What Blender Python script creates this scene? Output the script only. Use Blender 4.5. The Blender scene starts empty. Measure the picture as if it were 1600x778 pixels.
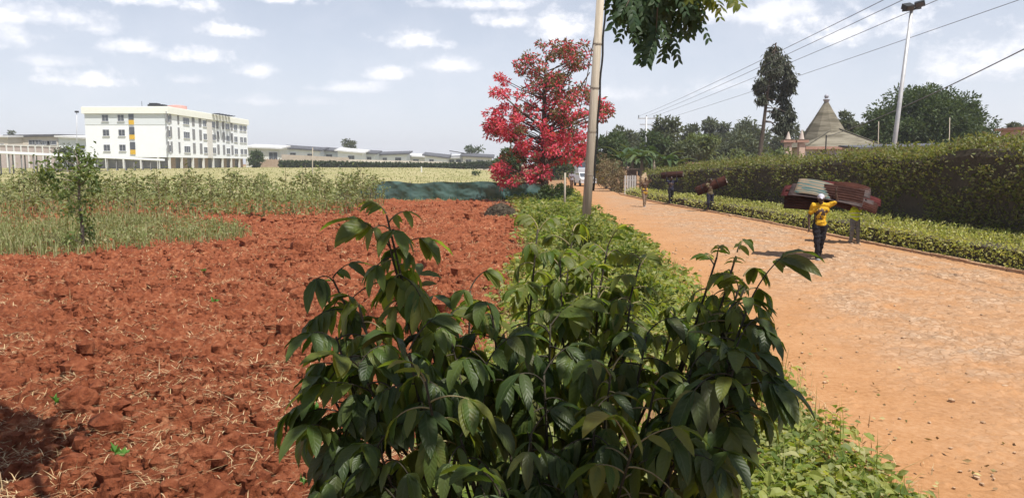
import bpy, math, random
import numpy as np
from mathutils import Vector, Matrix

# ------------------------------------------------------------------ camera, sky, sun, exposure
SC = bpy.context.scene
COL = SC.collection
F, PITCH, CAMH = 1209.0, math.radians(6.3), 2.45
cam = bpy.data.objects.new('camera', bpy.data.cameras.new('camera'))
COL.objects.link(cam)
cam.location = (0, 0, CAMH)
cam.rotation_euler = (math.radians(90) - PITCH, 0, 0)
cam.data.sensor_width = 36
cam.data.lens = 36 * F / 1600
cam.data.clip_start = 0.05
cam.data.clip_end = 8000
SC.camera = cam

SUN_DIR = Vector((0.55, -0.62, 1.7)).normalized()
SUN_EL = math.asin(SUN_DIR.z)
SUN_AZ = math.atan2(SUN_DIR.x, SUN_DIR.y)
SKY_STRENGTH, SUN_STRENGTH, EXPOSURE = 0.070, 4.4, 0.64
SC.view_settings.view_transform = 'Standard'
SC.view_settings.look = 'None'
SC.view_settings.gamma = 1
SC.view_settings.exposure = EXPOSURE
SC.view_settings.use_curve_mapping = False
SC.render.engine = 'CYCLES'
SC.cycles.use_denoising = True
SC.cycles.max_bounces = 6
SC.cycles.diffuse_bounces = 3
SC.cycles.glossy_bounces = 2
SC.cycles.transmission_bounces = 4
SC.cycles.transparent_max_bounces = 12
SC.cycles.volume_bounces = 0
SC.cycles.sample_clamp_indirect = 6

def uvpix(px, py):
    return (px - 800) / F, (389 - py) / F

def raydir(px, py):
    u, v = uvpix(px, py)
    c, s = math.cos(PITCH), math.sin(PITCH)
    return Vector((u, c + v * s, -s + v * c))

def at(px, py, Y):
    d = raydir(px, py)
    return Vector((0, 0, CAMH)) + d * (Y / d.y)

def gp(px, py, z=0.0):
    d = raydir(px, py)
    return Vector((0, 0, CAMH)) + d * ((z - CAMH) / d.z)

world = bpy.data.worlds.new('World')
SC.world = world
world.use_nodes = True
wn, wl = world.node_tree.nodes, world.node_tree.links
wn.clear()

def wmath(op, a, b=None, c=None, clamp=False):
    n = wn.new('ShaderNodeMath'); n.operation = op; n.use_clamp = clamp
    for i, v in enumerate((a, b, c)):
        if v is None: continue
        if isinstance(v, (int, float)): n.inputs[i].default_value = v
        else: wl.new(v, n.inputs[i])
    return n.outputs[0]

wout = wn.new('ShaderNodeOutputWorld')
wbg = wn.new('ShaderNodeBackground'); wbg.inputs[1].default_value = SKY_STRENGTH
sky = wn.new('ShaderNodeTexSky'); sky.sky_type = 'NISHITA'; sky.sun_disc = False
sky.sun_elevation = SUN_EL; sky.sun_rotation = SUN_AZ
sky.altitude = 1600; sky.air_density = 1.0; sky.dust_density = 3.2; sky.ozone_density = 1.2
tc = wn.new('ShaderNodeTexCoord')
sep = wn.new('ShaderNodeSeparateXYZ'); wl.new(tc.outputs['Generated'], sep.inputs[0])
az = wmath('ARCTAN2', sep.outputs[0], sep.outputs[1])
el = wmath('ARCSINE', sep.outputs[2])
def wnoise(scale, detail, rough, vec):
    n = wn.new('ShaderNodeTexNoise'); n.inputs['Scale'].default_value = scale
    n.inputs['Detail'].default_value = detail; n.inputs['Roughness'].default_value = rough
    wl.new(vec, n.inputs['Vector']); return n.outputs[0]
mp = wn.new('ShaderNodeMapping'); mp.inputs['Scale'].default_value = (1, 1, 1.45)
wl.new(tc.outputs['Generated'], mp.inputs[0])
n1 = wnoise(30, 8, 0.62, mp.outputs[0])
n2 = wnoise(9, 6, 0.62, mp.outputs[0])
nz = wmath('ADD', wmath('MULTIPLY', wmath('SUBTRACT', n1, 0.5), 2.9), wmath('MULTIPLY', wmath('SUBTRACT', n2, 0.5), 3.2))
CLOUDS = [(300, 90, 62, 15, .95), (215, 76, 40, 13, .75), (372, 52, 42, 12, .95), (138, 126, 52, 15, .95), (660, 66, 62, 17, .85), (600, 118, 36, 11, .7),
          (705, 104, 44, 15, .62), (400, 113, 36, 12, .7), (150, 46, 34, 14, .6), (60, 28, 90, 24, .75), (230, 4, 70, 14, .95),
          (440, 2, 60, 12, .95), (740, 8, 100, 14, .75), (785, 36, 60, 14, .8), (1335, 50, 92, 34, .98), (885, 44, 56, 32, .85),
          (1520, 105, 105, 42, .75), (1190, 18, 150, 34, .62), (1115, 138, 70, 18, .6), (530, 138, 70, 12, .55), (20, 58, 40, 20, .6),
          (295, 126, 36, 10, .5), (420, 160, 110, 12, .4), (1120, 20, 80, 30, .5), (80, 98, 60, 11, .5), (960, 150, 60, 16, .45),
          (-120, 60, 90, 40, .8), (1700, 60, 110, 40, .8)]
dens = None
for (cx, cy, hw, hh, st) in CLOUDS:
    d = raydir(cx, cy).normalized()
    a0, e0 = math.atan2(d.x, d.y), math.asin(d.z)
    dx = wmath('DIVIDE', wmath('SUBTRACT', az, a0), 1.15 * hw / F)
    dyu = wmath('SUBTRACT', el, e0)
    dy = wmath('DIVIDE', wmath('ADD', dyu, wmath('MULTIPLY', wmath('MINIMUM', dyu, 0.0), 0.9)), 1.15 * hh / F)
    r = wmath('SQRT', wmath('ADD', wmath('MULTIPLY', dx, dx), wmath('MULTIPLY', dy, dy)))
    v = wmath('MULTIPLY', wmath('MULTIPLY', wmath('ADD', wmath('SUBTRACT', 1.0, r), nz), 0.95, clamp=True), st)
    dens = v if dens is None else wmath('MAXIMUM', dens, v)
soft = wmath('MULTIPLY', wmath('SUBTRACT', n2, 0.42), 1.6, clamp=True)
dens = wmath('MAXIMUM', dens, wmath('MULTIPLY', soft, 0.38))
dens = wmath('MULTIPLY', dens, wmath('MULTIPLY', el, 16.0, clamp=True))
haz = wmath('SUBTRACT', 1.0, wmath('MULTIPLY', el, 2.6, clamp=True))           # pale veil of the lower sky
veil = wn.new('ShaderNodeMix'); veil.data_type = 'RGBA'
wl.new(wmath('ADD', wmath('MULTIPLY', haz, 0.62), 0.16), veil.inputs[0])
wl.new(sky.outputs[0], veil.inputs[6]); veil.inputs[7].default_value = (9.0, 9.25, 10.1, 1)
cl = wn.new('ShaderNodeMix'); cl.data_type = 'RGBA'
wl.new(dens, cl.inputs[0]); wl.new(veil.outputs[2], cl.inputs[6]); ccol = wn.new('ShaderNodeMix'); ccol.data_type = 'RGBA'; wl.new(dens, ccol.inputs[0]); ccol.inputs[6].default_value = (9.6, 9.6, 10.3, 1); ccol.inputs[7].default_value = (13.2, 12.9, 12.9, 1); wl.new(ccol.outputs[2], cl.inputs[7])
wl.new(cl.outputs[2], wbg.inputs[0]); wl.new(wbg.outputs[0], wout.inputs[0])

sl = bpy.data.lights.new('sun', 'SUN'); sl.energy = SUN_STRENGTH; sl.angle = math.radians(0.5); sl.color = (1.0, 0.955, 0.88)
so = bpy.data.objects.new('sun', sl); COL.objects.link(so)
so.rotation_euler = SUN_DIR.to_track_quat('Z', 'Y').to_euler(); so.location = (30, -20, 60)

# ------------------------------------------------------------------ helpers
rng = np.random.default_rng(7)
random.seed(7)

def sstep(a, b, x):
    t = np.clip((x - a) / (b - a), 0, 1); return t * t * (3 - 2 * t)

def lat(ix, iy, seed):
    h = (ix.astype(np.int64) * 374761393 + iy.astype(np.int64) * 668265263 + seed * 974634533) & 0xffffffff
    h = ((h ^ (h >> 13)) * 1274126177) & 0xffffffff
    h = ((h ^ (h >> 15)) * 2246822519) & 0xffffffff
    return ((h ^ (h >> 16)) & 0xffffff) / float(0xffffff)

def vnoise(x, y, seed=0):
    ix, iy = np.floor(x), np.floor(y); fx, fy = x - ix, y - iy
    fx, fy = fx * fx * (3 - 2 * fx), fy * fy * (3 - 2 * fy)
    a, b, c, d = lat(ix, iy, seed), lat(ix + 1, iy, seed), lat(ix, iy + 1, seed), lat(ix + 1, iy + 1, seed)
    return (a * (1 - fx) + b * fx) * (1 - fy) + (c * (1 - fx) + d * fx) * fy

def fbm(x, y, seed=0, o=4):
    s, a, t = 0, 1.0, 0
    for k in range(o):
        s = s + a * vnoise(x * 2 ** k, y * 2 ** k, seed + k * 17); t += a; a *= .5
    return s / t

def clods(x, y, s, seed, pres=.6):
    X, Y = x / s, y / s; ix, iy = np.floor(X), np.floor(Y); out = np.zeros_like(X)
    for i in (-1, 0, 1):
        for j in (-1, 0, 1):
            a, b = ix + i, iy + j
            cx, cy = a + lat(a, b, seed), b + lat(a, b, seed + 1)
            r = (.25 + .5 * lat(a, b, seed + 2)) * (lat(a, b, seed + 3) < pres)
            d2 = (X - cx) ** 2 + (Y - cy) ** 2
            out = np.maximum(out, np.sqrt(np.maximum(0, r * r - d2)))
    return out * s

def hgt(x, y):
    x, y = np.asarray(x, float), np.asarray(y, float)
    return 1.25 * sstep(70, 190, y) * (1 - sstep(-25, 2, x))

def hz(x, y): return float(hgt(x, y))

class MB:
    """collects geometry for ONE mesh object"""
    def __init__(s): s.V, s.Q, s.T, s.QM, s.TM, s.n = [], [], [], [], [], 0
    def add(s, v, q=None, t=None, m=0):
        v = np.asarray(v, float).reshape(-1, 3); s.V.append(v)
        if q is not None and len(q):
            q = np.asarray(q, np.int64).reshape(-1, 4) + s.n; s.Q.append(q); s.QM.append(np.full(len(q), m))
        if t is not None and len(t):
            t = np.asarray(t, np.int64).reshape(-1, 3) + s.n; s.T.append(t); s.TM.append(np.full(len(t), m))
        s.n += len(v); return s
    def box(s, c, d, rz=0.0, m=0, tilt=None):
        c, d = np.array(c, float), np.array(d, float) / 2
        v = np.array([(x, y, z) for x in (-1, 1) for y in (-1, 1) for z in (-1, 1)]) * d
        R = np.array(Matrix.Rotation(rz, 3, 'Z'))
        if tilt is not None: R = R @ np.array(tilt)
        v = v @ R.T + c
        return s.add(v, [(0, 1, 3, 2), (4, 6, 7, 5), (0, 4, 5, 1), (2, 3, 7, 6), (0, 2, 6, 4), (1, 5, 7, 3)], m=m)
    def tube(s, pts, rad, seg=7, m=0, caps=True):
        P = np.array([tuple(p) for p in pts], float); n = len(P)
        R = np.broadcast_to(np.asarray(rad, float), (n,))
        T = np.gradient(P, axis=0); T /= np.linalg.norm(T, axis=1)[:, None] + 1e-9
        ref = np.array((0, 0, 1.0)) if abs(T[:, 2]).mean() < .8 else np.array((1.0, 0, 0))
        A = np.cross(T, ref); A /= np.linalg.norm(A, axis=1)[:, None] + 1e-9
        B = np.cross(T, A)
        th = np.arange(seg) * 2 * math.pi / seg
        v = P[:, None] + R[:, None, None] * (np.cos(th)[None, :, None] * A[:, None] + np.sin(th)[None, :, None] * B[:, None])
        q = []
        for i in range(n - 1):
            for k in range(seg):
                q.append((i * seg + k, i * seg + (k + 1) % seg, (i + 1) * seg + (k + 1) % seg, (i + 1) * seg + k))
        v = v.reshape(-1, 3); t = []
        if caps:
            v = np.vstack([v, P[:1], P[-1:]]); a, b = n * seg, n * seg + 1
            for k in range(seg):
                t.append((a, (k + 1) % seg, k)); t.append((b, (n - 1) * seg + k, (n - 1) * seg + (k + 1) % seg))
        return s.add(v, q, t, m)
    def capsule(s, p0, r0, p1, r1, seg=12, m=0):
        p0, p1 = np.array(p0, float), np.array(p1, float); ax = p1 - p0; L = np.linalg.norm(ax)
        ax = ax / L if L > 1e-6 else np.array((0, 0, 1.0))
        pts, rr = [], []
        for a in (-80, -55, -28): pts.append(p0 + ax * r0 * math.sin(math.radians(a))); rr.append(r0 * math.cos(math.radians(a)))
        for k in range(4):
            t = k / 3; pts.append(p0 + (p1 - p0) * t + ax * 1e-4 * k); rr.append(r0 + (r1 - r0) * t)
        for a in (28, 55, 80): pts.append(p1 + ax * r1 * math.sin(math.radians(a)) + ax * 4e-4); rr.append(r1 * math.cos(math.radians(a)))
        return s.tube(pts, rr, seg, m)
    def ball(s, c, r, seg=12, m=0):
        c = np.array(c, float); r = np.broadcast_to(np.asarray(r, float), (3,)); k = seg // 2 + 1
        v = [(0, 0, -1)]
        for i in range(1, k - 1):
            a = -math.pi / 2 + math.pi * i / (k - 1)
            for j in range(seg):
                b = 2 * math.pi * j / seg; v.append((math.cos(a) * math.cos(b), math.cos(a) * math.sin(b), math.sin(a)))
        v.append((0, 0, 1)); v = np.array(v) * r + c; q, t = [], []
        for i in range(k - 3):
            for j in range(seg):
                q.append((1 + i * seg + j, 1 + i * seg + (j + 1) % seg, 1 + (i + 1) * seg + (j + 1) % seg, 1 + (i + 1) * seg + j))
        top = len(v) - 1
        for j in range(seg):
            t.append((0, 1 + (j + 1) % seg, 1 + j)); t.append((top, 1 + (k - 3) * seg + j, 1 + (k - 3) * seg + (j + 1) % seg))
        return s.add(v, q, t, m)
    def mesh(s, name, mats, smooth=False):
        me = bpy.data.meshes.new(name)
        if not s.V: return me
        V = np.vstack(s.V); Q = np.vstack(s.Q) if s.Q else np.zeros((0, 4), int); T = np.vstack(s.T) if s.T else np.zeros((0, 3), int)
        me.vertices.add(len(V)); me.vertices.foreach_set('co', V.ravel())
        nl = Q.size + T.size; me.loops.add(nl); me.loops.foreach_set('vertex_index', np.concatenate([Q.ravel(), T.ravel()]))
        me.polygons.add(len(Q) + len(T))
        st = np.concatenate([np.arange(len(Q)) * 4, len(Q) * 4 + np.arange(len(T)) * 3])
        me.polygons.foreach_set('loop_start', st)
        if len(mats) > 1: me.polygons.foreach_set('material_index', np.concatenate(s.QM + s.TM).astype(np.int32))
        me.update(calc_edges=True)
        me.polygons.foreach_set('use_smooth', np.full(len(me.polygons), smooth))
        for m in mats: me.materials.append(m)
        me.validate()
        return me
    def obj(s, name, mats, parent=None, smooth=False):
        mats = mats if isinstance(mats, (list, tuple)) else [mats]
        o = bpy.data.objects.new(name, s.mesh(name, mats, smooth)); COL.objects.link(o)
        if parent is not None:
            o.parent = parent
        return o

def tag(o, label, cat, group=None):
    o['label'] = label; o['category'] = cat
    if group: o['group'] = group
    return o

def thing(name, label, cat, loc=(0, 0, 0), rz=0.0, group=None):
    o = bpy.data.objects.new(name, None); COL.objects.link(o)
    o.location = loc; o.rotation_euler = (0, 0, rz); o.empty_display_size = .2
    return tag(o, label, cat, group)

def kind(o, k): o['kind'] = k; return o

def dup(root, loc, rz=0.0, scale=1.0, label=None, group=None):
    r = root.copy(); COL.objects.link(r); r.location = loc; r.rotation_euler = (0, 0, rz); r.scale = (scale,) * 3
    if label: r['label'] = label
    if group: r['group'] = group
    for ch in list(root.children):
        c = ch.copy(); COL.objects.link(c); c.parent = r
        for g in list(ch.children):
            d = g.copy(); COL.objects.link(d); d.parent = c
    return r

# ------------------------------------------------------------------ materials
def newmat(name):
    m = bpy.data.materials.new(name); m.use_nodes = True
    nt = m.node_tree; return m, nt, nt.nodes, nt.links, nt.nodes['Principled BSDF']

def ramp(n, stops):
    r = n.new('ShaderNodeValToRGB'); e = r.color_ramp.elements
    while len(e) < len(stops): e.new(.5)
    for x, (p, c) in zip(e, stops): x.position = p; x.color = (*c, 1)
    return r

def mat(name, c1, c2=None, scale=4.0, rough=.8, bump=0.0, bscale=None, spec=.3, metal=0.0, stretch=None, detail=6, lo=.35, hi=.65):
    m, nt, n, l, b = newmat(name)
    b.inputs['Roughness'].default_value = rough; b.inputs['Specular IOR Level'].default_value = spec; b.inputs['Metallic'].default_value = metal
    b.inputs['Base Color'].default_value = (*c1, 1)
    t = n.new('ShaderNodeTexCoord'); vec = t.outputs['Object']
    if stretch:
        mpn = n.new('ShaderNodeMapping'); mpn.inputs['Scale'].default_value = stretch; l.new(vec, mpn.inputs[0]); vec = mpn.outputs[0]
    if c2 is not None:
        x = n.new('ShaderNodeTexNoise'); x.inputs['Scale'].default_value = scale; x.inputs['Detail'].default_value = detail; x.inputs['Roughness'].default_value = .65
        l.new(vec, x.inputs['Vector']); r = ramp(n, [(lo, c1), (hi, c2)]); l.new(x.outputs[0], r.inputs[0]); l.new(r.outputs[0], b.inputs['Base Color'])
    if bump:
        x = n.new('ShaderNodeTexNoise'); x.inputs['Scale'].default_value = bscale or scale * 3; x.inputs['Detail'].default_value = 5
        l.new(vec, x.inputs['Vector']); bp = n.new('ShaderNodeBump'); bp.inputs['Strength'].default_value = bump; bp.inputs['Distance'].default_value = .03
        l.new(x.outputs[0], bp.inputs['Height']); l.new(bp.outputs[0], b.inputs['Normal'])
    return m

def leafmat(name, cols, trans=.35, rough=.5, spec=.3, tmul=1.5):
    m, nt, n, l, b = newmat(name)
    g = n.new('ShaderNodeNewGeometry')
    k = len(cols); r = ramp(n, [(i / max(1, k - 1), c) for i, c in enumerate(cols)])
    l.new(g.outputs['Random Per Island'], r.inputs[0]); l.new(r.outputs[0], b.inputs['Base Color'])
    b.inputs['Roughness'].default_value = rough; b.inputs['Specular IOR Level'].default_value = spec
    t = n.new('ShaderNodeBsdfTranslucent'); mx = n.new('ShaderNodeMixShader'); mx.inputs[0].default_value = trans
    mu = n.new('ShaderNodeMix'); mu.data_type = 'RGBA'; mu.blend_type = 'MULTIPLY'; mu.inputs[0].default_value = 1
    l.new(r.outputs[0], mu.inputs[6]); mu.inputs[7].default_value = (1.3 * tmul, 1.25 * tmul, .5 * tmul, 1); l.new(mu.outputs[2], t.inputs[0])
    l.new(b.outputs[0], mx.inputs[1]); l.new(t.outputs[0], mx.inputs[2]); l.new(mx.outputs[0], n['Material Output'].inputs[0])
    return m

BARK = mat('bark', (.055, .04, .03), (.14, .11, .085), 6, .95, .6, 12, stretch=(1, 1, .25))
BARK_PALE = mat('pale_bark', (.12, .10, .08), (.24, .2, .16), 6, .95, .5, 12, stretch=(1, 1, .25))
GREY_WOOD = mat('weathered_wood', (.30, .26, .2), (.46, .4, .32), 5, .85, .5, 20, stretch=(4, 4, .15))
STEEL = mat('galvanised_steel', (.42, .43, .44), (.55, .55, .55), 3, .5, spec=.5, metal=.3)
DARK = mat('dark_metal', (.03, .032, .035), rough=.5)
BLACK_CABLE = mat('black_cable', (.02, .02, .02), rough=.6)
WIRE = mat('wire', (.10, .10, .105), rough=.5)
STALK = mat('stalk', (.16, .13, .07), (.24, .2, .1), 8)
STRAW = leafmat('straw', [(.32, .2, .1), (.5, .36, .19), (.4, .27, .14), (.6, .46, .28)], .1, .8, tmul=.7)

# ------------------------------------------------------------------ vegetation kit
def unit(a): return a / (np.linalg.norm(a, axis=-1, keepdims=True) + 1e-9)

def kites(mb, P, D, L, W, m=0, fold=.25, R=None):
    """one kite-shaped leaf per point: P base, D direction (n,3)"""
    R = R or rng
    n = len(P); D = unit(D); rnd = unit(R.normal(size=(n, 3))); S = unit(np.cross(D, rnd)); N = np.cross(S, D)
    L = np.broadcast_to(L, (n,))[:, None]; W = np.broadcast_to(W, (n,))[:, None]
    a = P; c = P + D * L; b = P + D * L * .45 + S * W * .5 + N * W * fold; d = P + D * L * .45 - S * W * .5 + N * W * fold
    v = np.stack([a, b, c, d], 1).reshape(-1, 3); q = np.arange(4 * n).reshape(-1, 4)
    mb.add(v, q, m=m); return mb

def blades(mb, P, H, W, lean=.5, m=0, R=None, flat=0.0):
    """bent grass blades / straws; flat=1 lies down"""
    R = R or rng; n = len(P); a = R.uniform(0, 2 * math.pi, n); H = np.broadcast_to(H, (n,)); W = np.broadcast_to(W, (n,))
    d = np.stack([np.cos(a), np.sin(a), np.zeros(n)], 1); s = np.stack([-np.sin(a), np.cos(a), np.zeros(n)], 1)
    up = np.array((0, 0, 1.0)); ln = R.uniform(.1, 1, n)[:, None] * lean; H = H[:, None]; W = W[:, None]
    z = (1 - flat)
    p1 = P + up * H * .5 * z + d * H * (.18 * ln + .5 * flat) + up * H * .10 * flat * R.uniform(0, 2, (n, 1))
    p2 = P + up * H * (1 - .35 * ln) * z + d * H * (.62 * ln + 1.0 * flat)
    v = np.stack([P - s * W / 2, P + s * W / 2, p1 + s * W * .4, p1 - s * W * .4, p2], 1).reshape(-1, 3)
    i = np.arange(n)[:, None] * 5
    mb.add(v, i + np.array([[0, 1, 2, 3]]), i + np.array([[3, 2, 4]]), m=m); return mb

def leaflets(mb, P, D, N, L, W, droop=.6, fold=.22, seg=5, m=0, wavy=.0, R=None):
    """curved pointed leaflets with a midrib fold (n leaflets in one go)"""
    R = R or rng; n = len(P); D = unit(D); N = unit(N - D * (N * D).sum(1, keepdims=True)); S = np.cross(D, N)
    L = np.broadcast_to(L, (n,)); W = np.broadcast_to(W, (n,)); dr = np.broadcast_to(droop, (n,)) * R.uniform(.6, 1.3, n)
    ph = R.uniform(0, 6.28, n)
    pts = [P]; cur = D.copy(); nn = N.copy(); frames = [(S, nn)]
    for k in range(seg):
        a = (dr / seg)[:, None]; g = np.array((0, 0, -1.0)); cur = unit(cur + a * (g - nn * .3)); nn = unit(nn - cur * (nn * cur).sum(1, keepdims=True))
        pts.append(pts[-1] + cur * (L / seg)[:, None]); frames.append((np.cross(cur, nn), nn))
    V = []
    for k in range(seg + 1):
        t = k / seg; w = (math.sin(math.pi * min(1, t ** .8 * .97 + .015)) ** .85) * (1 if t < .999 else .05)
        w = max(w, .06 if k == 0 else .02)
        s, q = frames[k]; hw = (W * .5 * w)[:, None]
        wv = (wavy * W * np.sin(ph + k * 2.3))[:, None] * w; wv2 = (wavy * W * np.sin(ph * 1.7 + k * 2.9 + 2))[:, None] * w
        V += [pts[k] + s * hw + q * (hw * 2 * fold + wv), pts[k], pts[k] - s * hw + q * (hw * 2 * fold + wv2)]
    V = np.stack(V, 1); c = 3 * (seg + 1); i = np.arange(n)[:, None, None] * c
    f = []
    for k in range(seg):
        a = 3 * k; f += [(a, a + 1, a + 4, a + 3), (a + 1, a + 2, a + 5, a + 4)]
    mb.add(V.reshape(-1, 3), (i + np.array(f)[None]).reshape(-1, 4), m=m); return mb

def cluster_tree(name, label, cat, base, H, W, crown0=.3, shape='dome', ncl=40, nleaf=3500, leaf=.35, lm=None, tm=None, tr=None,
                 lean=(0, 0), seed=1, group=None, crad=.14, gap=.0, droop=0.0, depth=None, aspect=.5):
    R = np.random.default_rng(seed); base = Vector(base); root = thing(name, label, cat, base, 0, group)
    tr = tr or H * .022; z0 = H * crown0; ch = H - z0
    C = []
    while len(C) < ncl:
        p = R.uniform(-1, 1, 3); p[2] = R.uniform(0, 1)
        rr = math.hypot(p[0], p[1])
        if shape == 'dome': lim = math.sqrt(max(0, 1 - (max(0, p[2] - .35) / .65) ** 2)) * (.75 + .25 * min(1, p[2] / .35))
        elif shape == 'cone': lim = (1 - p[2]) * .95 + .08
        elif shape == 'column': lim = .55 + .45 * math.sin(p[2] * 3.1 + .2)
        elif shape == 'umbrella': lim = .25 + .75 * sstep(.4, .8, p[2])
        else: lim = math.sqrt(max(0, 1 - (2 * p[2] - 1) ** 2)) * 1.05 + .05
        if rr > lim or (rr < lim * gap): continue
        C.append((p[0] * W / 2 * .9, p[1] * W / 2 * .9, z0 + p[2] * ch * .95))
    C = np.array(C); C[:, :2] += np.array(lean) * (C[:, 2:3] / H)
    tb = MB(); nz_ = 8; zs = np.linspace(-.15, z0 + ch * .75, nz_)
    wob = R.normal(0, tr * .6, (nz_, 2)); wob[0] = 0
    tp = np.stack([lean[0] * zs / H + wob[:, 0], lean[1] * zs / H + wob[:, 1], zs], 1)
    trad = tr * (1.25 - 1.05 * np.linspace(0, 1, nz_)); trad[0] *= 1.3
    tb.tube(tp, trad, 8)
    for c in C[:min(len(C), 46)]:
        dxy = math.hypot(c[0], c[1]); zt = max(z0 * .75, c[2] - dxy * .8 - ch * .1); zt = min(zt, zs[-1])
        s = np.array((np.interp(zt, zs, tp[:, 0]), np.interp(zt, zs, tp[:, 1]), zt)); mid = (s + c) / 2 + np.array((0, 0, -.06 * dxy)) + R.normal(0, .03 * W, 3)
        r0 = max(.012, tr * .35 * (1 - zt / (H * 1.2))); tb.tube([s, mid, c], [r0, r0 * .6, r0 * .25], 5, caps=False)
    tb.obj('trunk', tm or BARK, root, True)
    cb = MB(); per = max(3, nleaf // ncl)
    for c in C:
        rad = crad * W * R.uniform(.6, 1.35); u = unit(R.normal(size=(per, 3))) * (R.uniform(0, 1, (per, 1)) ** .45) * rad * np.array((1.15, 1.15, .8))
        P = c + u; D = unit(u) + R.normal(0, .6, (per, 3)); D[:, 2] -= droop
        kites(cb, P, D, leaf * R.uniform(.6, 1.35, per), leaf * aspect * R.uniform(.7, 1.2, per), R=R)
    cb.obj('crown', lm, root)
    return root

# ------------------------------------------------------------------ ground, field, road
YL = [0, 5.7, 8, 12, 17, 24, 32, 40, 49, 63, 80, 140, 200]; XL = [2.55, 2.75, 2.95, 3.3, 3.6, 3.95, 4.0, 3.95, 4.3, 5.2, 6.2, 10.2, 15]
YR = [0, 17, 22.4, 35, 42, 49, 60, 80, 140, 200]; XR = [11.5, 11.2, 10.9, 10.25, 9.5, 8.9, 8.5, 9.4, 13.2, 18]
xl = lambda y: np.interp(y, YL, XL)
xr = lambda y: np.interp(y, YR, XR)
YF = [0, 5, 10, 20, 33, 46, 60]; XF = [-.9, -.75, -.35, .3, .55, .3, .0]           # right border of the ploughed field
xf = lambda y: np.interp(y, YF, XF)

def sheet(name, X, Y, Z, m, smooth=True):
    r, c = X.shape; mb = MB(); i = np.arange(r * c).reshape(r, c)
    q = np.stack([i[:-1, :-1], i[:-1, 1:], i[1:, 1:], i[1:, :-1]], -1).reshape(-1, 4)
    mb.add(np.stack([X, Y, Z], -1).reshape(-1, 3), q)
    return kind(mb.obj(name, m, None, smooth), 'structure')

def earth_mat(name, cols, scales, rough=.95, bump=.5, bscale=9, bdist=.03):
    """two noise scales over a colour ramp, in object metres"""
    m, nt, n, l, b = newmat(name); t = n.new('ShaderNodeTexCoord')
    a = n.new('ShaderNodeTexNoise'); a.inputs['Scale'].default_value = scales[0]; a.inputs['Detail'].default_value = 8; a.inputs['Roughness'].default_value = .7
    c = n.new('ShaderNodeTexNoise'); c.inputs['Scale'].default_value = scales[1]; c.inputs['Detail'].default_value = 6
    l.new(t.outputs['Object'], a.inputs['Vector']); l.new(t.outputs['Object'], c.inputs['Vector'])
    mm = n.new('ShaderNodeMath'); mm.operation = 'MULTIPLY_ADD'; l.new(c.outputs[0], mm.inputs[0]); mm.inputs[1].default_value = .5
    m2 = n.new('ShaderNodeMath'); m2.operation = 'MULTIPLY'; m2.inputs[1].default_value = .5; l.new(a.outputs[0], m2.inputs[0]); l.new(m2.outputs[0], mm.inputs[2])
    r = ramp(n, [(.32 + .36 * i / (len(cols) - 1), x) for i, x in enumerate(cols)]); l.new(mm.outputs[0], r.inputs[0]); l.new(r.outputs[0], b.inputs['Base Color'])
    b.inputs['Roughness'].default_value = rough; b.inputs['Specular IOR Level'].default_value = .15
    x = n.new('ShaderNodeTexNoise'); x.inputs['Scale'].default_value = bscale; x.inputs['Detail'].default_value = 9; x.inputs['Roughness'].default_value = .7
    l.new(t.outputs['Object'], x.inputs['Vector'])
    bp = n.new('ShaderNodeBump'); bp.inputs['Strength'].default_value = bump; bp.inputs['Distance'].default_value = bdist
    l.new(x.outputs[0], bp.inputs['Height']); l.new(bp.outputs[0], b.inputs['Normal'])
    return m

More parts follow.
